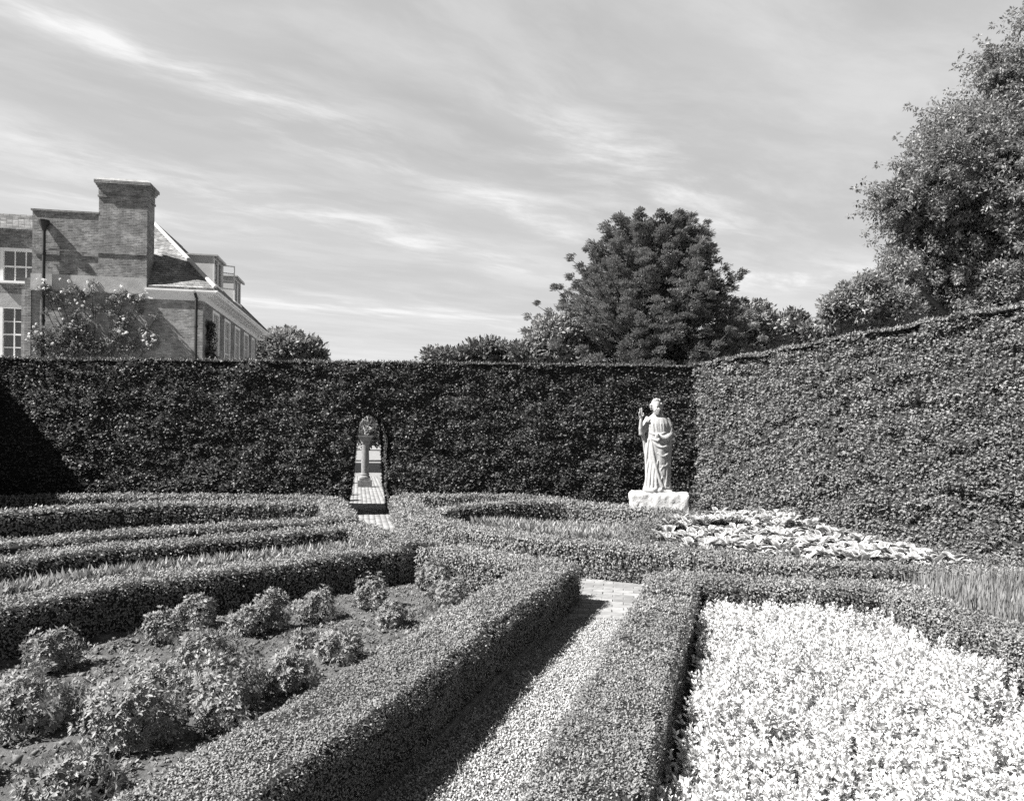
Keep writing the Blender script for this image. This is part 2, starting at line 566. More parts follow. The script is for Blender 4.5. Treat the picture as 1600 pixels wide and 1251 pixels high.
def pebbles(g_, P, s, mi=0, flat=.6, tone=None):
    """irregular eight faced stones"""
    n = len(P)
    A = rdir(n)
    B = unit(np.cross(A, rdir(n)))
    C = np.cross(A, B)
    s = np.broadcast_to(s, (n,))[:, None]
    k = .6 + .7 * rng.random((n, 6, 1))
    V = np.stack([P + A * s * k[:, 0], P + B * s * k[:, 1], P - A * s * k[:, 2], P - B * s * k[:, 3], P + C * s * flat * k[:, 4], P - C * s * flat * k[:, 5]], 1)
    f = np.array([(0, 1, 4), (1, 2, 4), (2, 3, 4), (3, 0, 4), (1, 0, 5), (2, 1, 5), (3, 2, 5), (0, 3, 5)])
    F = (np.arange(n)[:, None, None] * 6 + f[None]).reshape(-1, 3)
    g_.add(V.reshape(-1, 3), F, mi, np.repeat(rng.random(n) if tone is None else tone, 8))


g = Geo()
q = fill(BED, 15000)
sz = .004 + .014 * rng.random(len(q)) ** 3 + .016 * (rng.random(len(q)) > .985)
pebbles(g, np.column_stack([q, .055 + .02 * vnoise(np.column_stack([q, q[:, 0] * 0]), 3.5, 4)]), sz)
tag(g.build('soil_clods', 'clod'), 'loose pale clods and stones on the soil between the leafy shrubs', 'soil clods', kind='stuff')

g = Geo()
q = fill(BED, 2600)
wn = vnoise(np.column_stack([q, q[:, 0] * 0]), 2.0, 15)
q = q[wn > .05]
n = len(q)
b = np.column_stack([q, .05 + .02 * vnoise(np.column_stack([q, q[:, 0] * 0]), 3.5, 4)])
for k in range(6):
    a = rng.random(n) * 6.28
    A = np.column_stack([np.cos(a), np.sin(a), .3 + .7 * rng.random(n)])
    L_ = .018 + .03 * rng.random(n)
    blades(g, b, A, np.array([0, 0, 1.0]) + rdir(n) * .5, L_, L_ * .4, 0)
tag(g.build('weeds', 'weed'), 'small seedlings and weeds scattered over the soil between the shrubs', 'weeds', kind='stuff')

# gravel walk between the two near hedges
GR = [(.62, 6.75), (1.42, 6.62), (1.3, 6.3), (.95, 5.3), (.68, 4.5), (.42, 3.6), (.2, 2.9), (.1, 2.4), (-.1, 1.2), (-.9, 1.2), (-.84, 2.4), (-.74, 3.1), (-.45, 3.8), (-.2, 4.6), (.15, 5.7), (.5, 6.6)]
g = Geo()
gl_, gr_ = [(-.9, .6), (-.84, 2.4), (-.74, 3.1), (-.45, 3.8), (-.2, 4.6), (.15, 5.7), (.48, 6.7)], [(-.1, .6), (.1, 2.4), (.24, 3.1), (.48, 3.8), (.72, 4.6), (1.08, 5.7), (1.35, 6.6)]
V = [(a[0], a[1], .024) for a in gl_] + [(a[0], a[1], .024) for a in gr_]
k = len(gl_)
g.add(V, [(i, k + i, k + i + 1, i + 1) for i in range(k - 1)])
tag(g.build('gravel_path', 'gravel_bed'), kind='structure')
GRP = gl_ + gr_[::-1]
g = Geo()
q = fill(GRP, 52000)
q = q[q[:, 1] > 2.2]
# thinner and dirtier along the left kerb
pebbles(g, np.column_stack([q, .024 + .01 * rng.random(len(q))]), .0045 + .0075 * rng.random(len(q)) ** 1.5)
tag(g.build('gravel', 'pebble'), 'loose pale gravel covering the walk between the two near box hedges', 'gravel', kind='stuff')
g = Geo()
q = fill([(-.9, 2.2), (-.5, 3.6), (.4, 6.3), (.6, 6.4), (.1, 4.4), (-.25, 3.2), (-.45, 2.2)], 420)
n = len(q)
for sgm in range(1):
    A = unit(np.column_stack([rng.normal(size=(n, 2)), .25 + .5 * rng.random(n)]))
    blades(g, np.column_stack([q, np.full(n, .028)]), A, rdir(n), .03 + .1 * rng.random(n), .004, 0)
tag(g.build('grass_wisps', 'straw'), 'dry grass wisps lying along the shaded side of the gravel walk', 'grass', kind='stuff')
g = Geo()
q = np.concatenate([fill(GRP, 900), fill([(-.6, 6.8), (2.2, 6.5), (2.0, 7.2), (.6, 7.9)], 160)])
q = q[vnoise(np.column_stack([q, q[:, 0] * 0]), 3.0, 61) > -.25]
n = len(q)
blades(g, np.column_stack([q, .036 + .012 * rng.random(n)]), unit(np.column_stack([rng.normal(size=(n, 2)), .15 * rng.random(n)])), np.array([0, 0, 1.0]) + rdir(n) * .4, .012 + .014 * rng.random(n), .009, 0)
tag(g.build('leaf_litter', 'dark_leaf'), 'dark fallen box leaves and clippings lying on the gravel walk and bricks', 'leaf litter', kind='stuff')
g = Geo()
for i in range(len(gl_) - 1):
    a, b = np.array(gl_[i]), np.array(gl_[i + 1])
    d_ = (b - a) / np.linalg.norm(b - a)
    nrm = np.array([-d_[1], d_[0]])
    c = (a + b) / 2 + np.array([.05, 0])
    g.obox((c[0], c[1], .03), (d_[0], d_[1], 0), (nrm[0], nrm[1], 0), (0, 0, 1), np.linalg.norm(b - a) / 2 - .004, .012, .04)
tag(g.build('edging_board', 'wood'), 'low weathered edging board along the shaded edge of the gravel walk', 'edging board')


def pave(name, origin, ang, nx, ny, L=.215, W=.105, gap=.008, keep=None, z=.02):
    g_ = Geo()
    c, s_ = math.cos(ang), math.sin(ang)
    ax, ay = np.array([c, s_, 0]), np.array([-s_, c, 0])
    for j in range(ny):
        for i in range(nx):
            x = (i + (.5 if j % 2 else 0)) * (L + gap)
            y = j * (W + gap)
            p = np.array([origin[0], origin[1], 0]) + ax * x + ay * y
            if keep and not keep(p[0], p[1]):
                continue
            p = p + np.array([0, 0, z + random.uniform(-.003, .003)])
            # chamfered brick top
            hx, hy = L / 2 - random.uniform(0, .004), W / 2 - random.uniform(0, .003)
            V = []
            tl = random.uniform(-.02, .02)
            for (kx, ky, kz) in ((1, 1, -.03), (1, 1, .012), (.96, .93, .018)):
                for (sx, sy) in ((-1, -1), (1, -1), (1, 1), (-1, 1)):
                    V.append(p + ax * hx * kx * sx + ay * hy * ky * sy + np.array([0, 0, kz + tl * sx * .1]))
            F = [(8, 9, 10, 11)]
            for r_ in (0, 4):
                for k_ in range(4):
                    F.append((r_ + k_, r_ + (k_ + 1) % 4, r_ + 4 + (k_ + 1) % 4, r_ + 4 + k_))
            g_.add(V, F, 0, [random.random()] * 9)
    return tag(g_.build(name, 'paver'), kind='structure')


pave('brick_path_crossing', (-.6, 6.75), R(-9), 16, 18, keep=lambda x, y: y > 6.62 - .1 * x and y < 9.0 - x * .6)
AX = -.219


def axis_x(y):
    return -3.0 + AX * (y - 14.9)


for (nm, pts) in (('mortar_bed', [(axis_x(9) - .6, 9.0), (axis_x(9) + .62, 9.0), (axis_x(29.7) + .62, 29.7), (axis_x(29.7) - .6, 29.7)]), ('mortar_bed', [(-.6, 6.72), (2.9, 6.4), (3.1, 7.0), (1.5, 8.4), (-.4, 9.2)])):
    g = Geo()
    g.poly(pts, .031)
    tag(g.build(nm, 'mortar'), kind='structure')
ang = math.atan2(1, AX)      # bricks laid lengthwise along the walk
pave('brick_path_arch', (axis_x(9.0) + .5, 9.0 + .1), ang, 112, 9, keep=lambda x, y: y < 29.6, z=.018)

# ------------------------------------------------------------------ box hedges
PROF = []
for (a, b, k) in [((-1, 0), (-1.0, .9), 9), ((-1.0, .9), (-.9, 1), 2), ((-.9, 1), (.9, 1.0), 8), ((.9, 1), (1.0, .9), 2), ((1.0, .9), (1, 0), 9)]:
    for i in range(k):
        PROF.append((a[0] + (b[0] - a[0]) * i / k, a[1] + (b[1] - a[1]) * i / k))
PROF.append((1, 0))
PROF = np.array(PROF)


def smooth_line(pts, step):
    p = np.array(pts, float)
    if len(p) == 2:
        n_ = max(2, int(np.linalg.norm(p[1] - p[0]) / step))
        t_ = np.linspace(0, 1, n_)[:, None]
        return p[0] * (1 - t_) + p[1] * t_
    out = []
    ext = np.vstack([2 * p[0] - p[1], p, 2 * p[-1] - p[-2]])
    for i in range(1, len(ext) - 2):
        a, b, c, d_ = ext[i - 1], ext[i], ext[i + 1], ext[i + 2]
        n_ = max(2, int(np.linalg.norm((c - b)[:2]) / step))
        for k_ in range(n_):
            t_ = k_ / n_
            out.append(.5 * ((2 * b) + (-a + c) * t_ + (2 * a - 5 * b + 4 * c - d_) * t_ ** 2 + (-a + 3 * b - 3 * c + d_) * t_ ** 3))
    out.append(p[-1])
    return np.array(out)


HID = 0


def hedge_sweep(g_, pts, width=.46, smooth=True):
    """one clipped run of hedge: pts are (x, y, height); a dense skin of leaves over a twiggy core coloured dark for the shade inside"""
    global HID
    HID += 1
    p = smooth_line(pts, .07)
    d_ = np.gradient(p[:, :2], axis=0)
    d_ = unit(d_)
    nr = np.column_stack([d_[:, 1], -d_[:, 0]])
    m_, k_ = len(p), len(PROF)
    P_ = np.zeros((m_, k_, 3))
    P_[:, :, 0] = p[:, None, 0] + nr[:, None, 0] * PROF[None, :, 0] * width / 2
    P_[:, :, 1] = p[:, None, 1] + nr[:, None, 1] * PROF[None, :, 0] * width / 2
    P_[:, :, 2] = PROF[None, :, 1] * p[:, None, 2] + HID * .0007
    e0, e1 = P_[:1].copy(), P_[-1:].copy()
    for e, c in ((e0, p[0]), (e1, p[-1])):
        e[:, :, 0] = c[0]
        e[:, :, 1] = c[1]
    # outward normals from the profile
    pn = np.gradient(PROF, axis=0)
    pn = unit(np.column_stack([-pn[:, 1] * .45, pn[:, 0] * width * .5]))
    Nn = np.zeros_like(P_)
    Nn[:, :, 0] = nr[:, None, 0] * pn[None, :, 0]
    Nn[:, :, 1] = nr[:, None, 1] * pn[None, :, 0]
    Nn[:, :, 2] = pn[None, :, 1]
    f_ = P_.reshape(-1, 3)
    ds = (.012 * vnoise(f_, 1.6, 20) + .014 * vnoise(f_, 4.2, 21) + .013 * vnoise(f_, 11, 22) + .010 * vnoise(f_, 24, 23)).reshape(m_, k_, 1)
    P_ += Nn * ds
    P_ = np.concatenate([e0 + [0, 0, 0], P_, e1])
    Vv = P_.reshape(-1, 3)
    F_ = grid_faces(m_ + 2, k_)
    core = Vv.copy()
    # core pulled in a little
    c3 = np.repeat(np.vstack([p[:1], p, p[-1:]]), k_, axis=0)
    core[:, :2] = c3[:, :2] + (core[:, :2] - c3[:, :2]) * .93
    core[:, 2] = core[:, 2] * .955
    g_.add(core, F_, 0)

    def dens(c, nn):
        s = np.clip(.0035 * dist(c), .013, .045)
        return 3.4 / s ** 2 * in_view(c) * np.where(vnoise(c, 6.5, 44) < -.5, .4, 1) * np.where(nn[:, 2] > .5, 1.15, .95)
    Pp, Np = sample_quads(Vv, F_, dens)
    # make sure normals look out of the hedge
    s = np.clip(.0035 * dist(Pp), .013, .045)
    n_ = len(Pp)
    Pp = Pp + Np * (rng.normal(size=n_) * s * np.where(Np[:, 2] > .5, .45, .3) - s * np.where(Np[:, 2] > .5, .35, .55))[:, None]
    A_ = unit(Np * .35 + rdir(n_) * .95 + np.array([0, 0, .2]))
    LN = unit(Np * 1.1 + rdir(n_) * np.where(Np[:, 2:] > .5, .5, .3))
    ln = s * (.75 + .6 * rng.random(n_))
    # a few new shoots stand above the clipped top
    shoot = (Np[:, 2] > .6) & (rng.random(n_) < .05)
    ln = np.where(shoot, ln * 1.9, ln)
    A_[shoot] = unit(np.column_stack([rng.normal(size=(shoot.sum(), 2)) * .25, np.ones(shoot.sum())]))
    blades(g_, Pp, A_, LN, ln, ln * np.where(shoot, .33, .52), 1)


def hedge(name, runs, label, mat='box_leaf', group=None, width=.46):
    g_ = Geo()
    for r_ in runs:
        wd = width
        if isinstance(r_, tuple):
            r_, wd = r_
        hedge_sweep(g_, r_, wd)
    return tag(g_.build(name, ['twig_shade', mat]), label, 'hedge', group)


def H(pts, h=.42):
    return [(p[0], p[1], p[2] if len(p) > 2 else h) for p in pts]


hedge('box_hedge', [H([(-4.75, 3.6), (-4.2, 4.6), (-3.82, 5.28), (-3.4, 6.08), (-2.97, 6.57), (-2.53, 7.0), (-2.04, 7.53), (-1.45, 8.06), (-1.04, 8.38)]),
                    H([(-1.1, 8.3), (-.45, 7.82), (.02, 7.52), (.42, 7.2)]),
                    H([(.50, 7.22), (.42, 7.02), (-.04, 5.74), (-.41, 4.62), (-.67, 3.78), (-.87, 3.21), (-1.03, 2.82), (-1.15, 2.46), (-1.3, 1.9), (-1.5, 1.0), (-1.6, .3)])],
      'long box hedge enclosing the bare soil bed with leafy shrubs, left of the gravel walk', width=.47)
hedge('box_hedge', [H([(-5.35, 5.63), (-4.80, 6.63), (-4.56, 7.20), (-4.15, 7.75), (-3.69, 8.14), (-3.12, 8.61), (-2.48, 9.16), (-2.15, 9.55)], .48),
                    H([(-2.20, 9.65), (-1.53, 8.79), (-1.05, 8.07)], .48)],
      'curving box hedge just beyond the strip of pale leafy plants, bent at its path end', width=.44)
hedge('box_hedge', [H([(-6.21, 6.68), (-5.58, 7.69), (-5.15, 8.12), (-4.74, 8.70), (-4.16, 9.19), (-3.50, 9.66), (-2.77, 10.20), (-2.48, 10.36)], .48),
                    H([(-2.46, 10.31), (-2.86, 11.65), (-3.46, 13.47)], .48),
                    H([(-8.79, 9.36), (-7.74, 10.60), (-7.16, 11.32), (-6.49, 11.94), (-5.68, 12.4), (-4.56, 12.62), (-3.25, 12.75)], .48)],
      'box hedge framing the dark empty bed, its short end beside the arched path', width=.44)
hedge('box_hedge', [H([(-10.8, 12.2), (-9.66, 13.3), (-9.2, 13.9), (-8.4, 14.15), (-7.54, 14.3), (-6.19, 14.4), (-4.88, 14.4), (-3.6, 14.3)], .44)],
      'farthest left box hedge, thin strip lying at the foot of the tall back hedge', width=.4)
hedge('box_hedge', [H([(-2.22, 14.5, .47), (-1.9, 13.13), (-1.37, 11.27), (-.94, 10.47), (-.34, 9.73), (.26, 9.15), (.81, 8.8), (1.32, 8.52), (1.75, 8.31), (2.21, 8.0), (2.65, 7.62), (3.22, 7.35), (3.84, 7.25), (4.4, 7.22), (5.1, 7.0)])],
      'long box hedge sweeping from the arch path past the brick crossing to the lavender', width=.5)
hedge('box_hedge', [H([(-2.25, 14.5, .49), (-1.1, 14.55, .5), (.1, 14.55, .49), (.85, 14.35, .46), (1.44, 13.5, .45), (1.95, 12.7, .47), (2.4, 12.1, .49), (2.9, 11.95, .49)]),
                    (H([(-1.3, 12.1, .42), (-1.0, 12.7, .43), (-.55, 13.2, .45), (0, 13.55, .46), (.67, 13.85, .46), (1.3, 13.85, .45)]), .4)],
      'box hedge looping behind the middle bed and passing in front of the statue plinth', width=.44)
hedge('box_hedge', [H([(2.8, 12.0, .48), (2.3, 11.1, .45), (1.85, 9.99, .43), (1.5, 8.75, .42)])],
      'short diagonal box hedge between the grassy bed and the broad leaved bed', 'box_leaf_dull', width=.46)
hedge('box_hedge', [H([(2.95, 11.98), (3.8, 12.05), (4.4, 11.5), (4.75, 10.0), (5.0, 8.9), (5.25, 8.1), (5.55, 7.0)], .4)],
      'low box edging at the foot of the tall right hand hedge', 'box_leaf_dull', width=.34)
hedge('box_hedge', [H([(1.50, 6.72), (1.42, 6.2), (1.12, 5.26), (.87, 4.5), (.60, 3.62), (.42, 3.04), (.26, 2.49), (.1, 1.8), (-.1, .6)]),
                    H([(1.42, 6.56), (1.93, 6.41), (2.48, 6.31), (3.02, 6.23), (3.5, 6.12)]),
                    H([(3.42, 6.25), (3.34, 5.7), (3.33, 5.2), (3.38, 4.85), (3.42, 4.4), (3.5, 3.6), (3.5, 2.4)])],
      'box hedge framing the white flower bed, right of the gravel walk', width=.44)


hedge('box_hedge', [H([(axis_x(18.2) - 1.0, 18.2), (axis_x(18.2) - .66, 18.25)], .5), H([(axis_x(20) - 1.1, 20.0), (axis_x(20) - .66, 20.05)], .5), H([(axis_x(25) - 1.3, 25), (axis_x(25) - .68, 25.05)], .5)],
      'low box buttress hedges on the left of the brick path beyond the arch', width=.4)

# ------------------------------------------------------------------ tall clipped yew hedges
def yew_patch(g_, fn, Lu, Lv, nrm, amp, seed, step=.09, size=1.0, up=.2, dens_k=1.0):
    nu, nv = max(2, int(Lu / step)), max(2, int(Lv / step))
    uu, vv = np.meshgrid(np.linspace(0, 1, nu), np.linspace(0, 1, nv), indexing='ij')
    P_ = fn(uu.ravel(), vv.ravel())
    N_ = np.broadcast_to(np.array(nrm, float), P_.shape)
    ds = amp[0] * vnoise(P_, 1.4, seed) + amp[1] * vnoise(P_ * [.75, .75, 2.4], 4.5, seed + 1) + amp[2] * vnoise(P_ * [.7, .7, 1.6], 12, seed + 2)
    P_ = P_ + N_ * ds[:, None]
    F_ = grid_faces(nu, nv)
    # orient
    q_ = P_[F_[0]]
    if np.dot(np.cross(q_[2] - q_[0], q_[3] - q_[1]), nrm) < 0:
        F_ = F_[:, ::-1]
    g_.add(P_ - N_ * .035, F_, 0)

    def dens(c, nn):
        s = np.clip(np.float64(.0031) * dist(c), .027, .05) * size
        return dens_k * 2.0 / s ** 2 * in_view(c)
    Pp, Np = sample_quads(P_, F_, dens)
    s = np.clip(.0031 * dist(Pp), .027, .05) * size
    n_ = len(Pp)
    Pp = Pp + Np * (rng.normal(size=n_) * s * .35 - s * .25)[:, None]
    # flat sprays: shoots lean outwards, mostly sideways and slightly down
    side = rdir(n_) * np.array([1, 1, .45])
    A_ = unit(Np * .55 + side * .9 + np.array([0, 0, up]))
    LN = unit(np.array([0, 0, .75]) + rdir(n_) * .4 + Np * .65)
    L_ = s * (.8 + .7 * rng.random(n_))
    tn = rng.random(n_)
    sd_ = unit(np.cross(A_, LN))
    for k in (-1, 0, 1):
        blades(g_, Pp, unit(A_ + sd_ * .62 * k), LN, L_ * (1 - .25 * abs(k)), s * .27, 1, np.clip(tn * .8 + .2 * rng.random(n_), 0, 1))


YB, TH_, ZT = 14.9, 1.7, 3.28
ZA = 2.25


def arch_half(z):
    """left and right edges of the doorway cut in the hedge"""
    t_ = np.clip(z / ZA, 0, 1)
    hw = np.interp(t_, [0, .12, .3, .7, .93, 1], [.50, .43, .36, .31, .25, 0])
    cx = -3.03 + .02 * t_
    return cx - hw, cx + hw


XL, XC = -11.3, 3.86
g = Geo()
for side in (0, 1):
    def fn(u_, v_, side=side, y=YB):
        z = v_ * ZT
        l_, r_ = arch_half(z)
        if side == 0:
            x = XL - .3 + (l_ - XL + .3) * u_
        else:
            x = r_ + (XC + .5 - r_) * u_
        x = np.where(z > ZA, (XL - .3 + (-3.01 - XL + .3) * u_) if side == 0 else (-3.01 + (XC + .5 + 3.01) * u_), x)
        return np.column_stack([x, np.full_like(x, y), z])
    yew_patch(g, fn, 8.2 if side == 0 else 7.2, ZT, (0, -1, 0), (.05, .05, .045), 31)

    def fb(u_, v_, side=side):
        q_ = fn(u_, v_, side)
        q_[:, 0] += AX * TH_
        q_[:, 1] = YB + TH_
        return q_
    yew_patch(g, fb, 8, ZT, (0, 1, 0), (.03, .04, .02), 36, dens_k=.25)

    def fp(u_, v_, side=side):      # the sides of the passage through the hedge
        z = v_ * ZA
        e = arch_half(z)[side]
        return np.column_stack([e + AX * TH_ * u_, YB + TH_ * u_, z])
    yew_patch(g, fp, TH_, ZA, (1, 0, 0) if side == 0 else (-1, 0, 0), (.02, .03, .02), 41, size=.8)
yew_patch(g, lambda u_, v_: np.column_stack([XL - 1.5 + (XC + 2.2 - XL) * u_, YB + TH_ * v_, np.full_like(u_, ZT)]), 17, TH_, (0, 0, 1), (.015, .02, .015), 51, up=.8)
# the left return of the hedge runs back towards the viewer
yew_patch(g, lambda u_, v_: np.column_stack([np.full_like(u_, XL), YB - 13.5 * u_, ZT * v_]), 13.5, ZT, (1, 0, 0), (.03, .04, .02), 57, dens_k=.6)
yew_patch(g, lambda u_, v_: np.column_stack([XL - 1.5 * v_, YB + TH_ - 15.2 * u_, np.full_like(u_, ZT - .004)]), 15, 1.5, (0, 0, 1), (.015, .02, .015), 59, dens_k=.6)
yew_patch(g, lambda u_, v_: np.column_stack([np.full_like(u_, XL - 1.5), YB + TH_ - 15.2 * u_, ZT * v_]), 15, ZT, (-1, 0, 0), (.03, .04, .02), 62, dens_k=.25)
tag(g.build('yew_hedge', ['twig_shade', 'yew_leaf']), 'tall dark clipped yew hedge along the back with a narrow arch cut through it', 'hedge')

g = Geo()
p0, p1 = np.array([XC, YB + .05]), np.array([XC + .27 * 12.9, 2.0])
dd = (p1 - p0) / np.linalg.norm(p1 - p0)
nn_ = np.array([-dd[1], dd[0]])
nn_ = -nn_ if nn_[0] > 0 else nn_
LR = np.linalg.norm(p1 - p0)
yew_patch(g, lambda u_, v_: np.column_stack([p0[0] + dd[0] * LR * u_, p0[1] + dd[1] * LR * u_, (ZT + .03) * v_]), LR, ZT, (nn_[0], nn_[1], 0), (.08, .08, .05), 71, step=.06, size=1.1, up=.1)
yew_patch(g, lambda u_, v_: np.column_stack([p0[0] + dd[0] * LR * u_ - nn_[0] * 1.3 * v_, p0[1] + dd[1] * LR * u_ - nn_[1] * 1.3 * v_, np.full_like(u_, ZT + .03)]), LR, 1.3, (0, 0, 1), (.04, .05, .02), 75, up=.8)
yew_patch(g, lambda u_, v_: np.column_stack([p0[0] + dd[0] * LR * u_ - nn_[0] * 1.3, p0[1] + dd[1] * LR * u_ - nn_[1] * 1.3, (ZT + .03) * v_]), LR, ZT, (-nn_[0], -nn_[1], 0), (.05, .05, .02), 78, dens_k=.25)
tag(g.build('yew_hedge', ['twig_shade', 'yew_leaf_pale']), 'tall sunlit yew hedge running forward on the right behind the broad leaved bed', 'hedge')


# ------------------------------------------------------------------ planting in the beds
# white flower carpet
WB = [(1.66, 6.12), (2.2, 6.02), (2.8, 5.98), (3.08, 5.9), (3.06, 5.4), (3.02, 4.95), (3.08, 4.5), (3.18, 3.7), (3.2, 2.2), (.42, 2.0), (.56, 2.6), (.79, 3.3), (1.1, 4.1), (1.42, 5.2)]
g = Geo()
q = fill(WB, 8200)
n = len(q)
q3 = np.column_stack([q, np.zeros(n)])
ht = .25 + .05 * vnoise(q3, 2.2, 81) + .06 * rng.random(n) + .06 * vnoise(q3, 6, 82)
lean = rng.normal(size=(n, 2)) * .09
ht = ht * np.where(vnoise(q3, 7.5, 83) < -.42, .62, 1)
stem_top = np.column_stack([q + lean * ht[:, None] * 2, ht])
base = np.column_stack([q, np.zeros(n)])
sd = rng.random(n)
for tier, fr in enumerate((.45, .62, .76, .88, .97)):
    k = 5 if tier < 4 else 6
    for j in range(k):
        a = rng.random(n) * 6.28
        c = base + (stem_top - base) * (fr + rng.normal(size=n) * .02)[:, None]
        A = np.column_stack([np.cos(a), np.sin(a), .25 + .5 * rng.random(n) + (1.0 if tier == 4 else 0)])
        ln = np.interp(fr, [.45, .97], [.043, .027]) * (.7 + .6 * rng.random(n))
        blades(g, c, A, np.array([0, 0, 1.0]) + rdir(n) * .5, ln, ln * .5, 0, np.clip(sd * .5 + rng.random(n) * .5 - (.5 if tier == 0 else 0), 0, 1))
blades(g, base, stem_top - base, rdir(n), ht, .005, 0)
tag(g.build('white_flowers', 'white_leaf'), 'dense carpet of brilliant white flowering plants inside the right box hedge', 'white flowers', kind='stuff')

# lavender
LV = [(3.75, 6.7), (4.5, 6.85), (5.2, 7.0), (5.7, 6.6), (6.0, 5.5), (6.2, 4.0), (3.8, 4.0), (3.7, 4.6), (3.65, 5.4), (3.68, 6.1)]
g = Geo()
q = fill(LV, 9000)
n = len(q)
ht = .38 + .16 * rng.random(n)
A = unit(np.column_stack([rng.normal(size=n) * .1 + .08, rng.normal(size=n) * .1, np.ones(n)]))
b = np.column_stack([q, np.zeros(n)])
blades(g, b + A * .05, A, rdir(n), ht, .006, 0, rng.random(n) * .6)
blades(g, b + A * (ht * .8)[:, None], A, rdir(n), .07 + .05 * rng.random(n), .011, 0, .3 + .6 * rng.random(n))
q = fill(LV, 16000)
n = len(q)
b = np.column_stack([q, .05 + .22 * rng.random(n)])
blades(g, b, unit(np.column_stack([rng.normal(size=(n, 2)) * .5, np.ones(n)])), rdir(n), .07, .01, 0, rng.random(n) * .5)
tag(g.build('lavender_plants', 'lavender'), 'mass of fine upright lavender stems at the foot of the tall right hedge', 'lavender', kind='stuff')

# broad leaves with pale margins
HB = [(1.95, 9.2), (2.35, 8.4), (2.9, 7.85), (3.8, 7.62), (4.8, 7.55), (5.0, 8.0), (4.75, 8.9), (4.52, 10.0), (4.2, 11.3), (3.75, 11.8), (3.15, 11.75), (2.7, 11.3), (2.3, 10.4)]
g = Geo()
q = fill(HB, 600)
nU, nV = 6, 5
for (px, py) in q:
    hh = random.uniform(.36, .5) + (.09 if py > 10.3 else 0)
    for j in range(random.randint(8, 11)):
        a = random.uniform(0, 6.28)
        L_ = random.uniform(.15, .26)
        W_ = L_ * random.uniform(.34, .46)
        d2 = np.array([math.cos(a), math.sin(a)])
        s2 = np.array([-d2[1], d2[0]])
        el = random.uniform(.45, 1.35)
        V = []
        for iu in range(nU):
            t_ = iu / (nU - 1)
            ww = W_ * math.sin(math.pi * min(1, t_ * .93 + .07)) ** .75
            e_ = el - t_ * 1.7
            r_ = .03 + L_ * t_ * (.5 + .45 * math.cos(el))
            zz = hh - .1 + L_ * (math.sin(el) * t_ - .42 * t_ * t_)
            for iv in range(nV):
                s_ = (iv / (nV - 1) - .5) * 2
                o_ = [-1, -.7, 0, .7, 1][iv] * ww / 2
                V.append((px + d2[0] * r_ + s2[0] * o_, py + d2[1] * r_ + s2[1] * o_, zz + .25 * abs(o_)))
        F = grid_faces(nU, nV)
        tn = np.tile([1.0, .16, .16, 1.0], nU - 1) + rng.normal(size=(nU - 1) * 4) * .08
        g.add(V, F, 0, np.clip(tn, 0, 1))
tag(g.build('hosta_plants', 'hosta_leaf', smooth=True), 'broad arching leaves with pale margins filling the bed beside the statue plinth', 'hostas', kind='stuff')


def blade_plants(name, line, width, h, count, mat, label, cat, area=None):
    g_ = Geo()
    p = smooth_line([(a, b, 0) for a, b in line], .05)
    i = rng.integers(0, len(p), count)
    c = p[i].copy()
    c[:, :2] += (rng.random((count, 2)) - .5) * width
    if area:
        c[:, :2] = fill(area, count)
    for k in range(5):
        a = rng.random(count) * 6.28
        A = unit(np.column_stack([np.cos(a) * .55, np.sin(a) * .55, .5 + rng.random(count)]))
        L_ = h * (.2 + .22 * rng.random(count))
        z0 = h * (.3 + .5 * rng.random(count))
        b_ = c + np.column_stack([np.zeros((count, 2)), z0])
        blades(g_, b_, A, rdir(count), L_, .022 + .014 * rng.random(count), 0)
    return tag(g_.build(name, mat), label, cat, kind='stuff')


blade_plants('silver_leaved_plants', [(-4.9, 4.9), (-4.45, 5.4), (-4.05, 6.1), (-3.6, 6.72), (-3.05, 7.2), (-2.45, 7.75), (-1.9, 8.3), (-1.6, 8.6)], .2, .44, 3200, 'silver_leaf',
             'strip of pale silvery leafy plants crowding behind the front left box hedge', 'silver plants')
blade_plants('grassy_plants', [(-.7, 10.85), (-.3, 10.3), (.2, 9.8), (.7, 9.35), (1.15, 9.1), (1.45, 9.2)], .42, .46, 5200, 'blade_leaf',
             'pale grassy tufts filling the front of the middle bed', 'grassy plants', area=[(-.6, 10.9), (-.1, 10.05), (.6, 9.4), (1.25, 9.1), (1.5, 9.4), (1.78, 10.3), (.9, 10.4), (0, 10.9)])


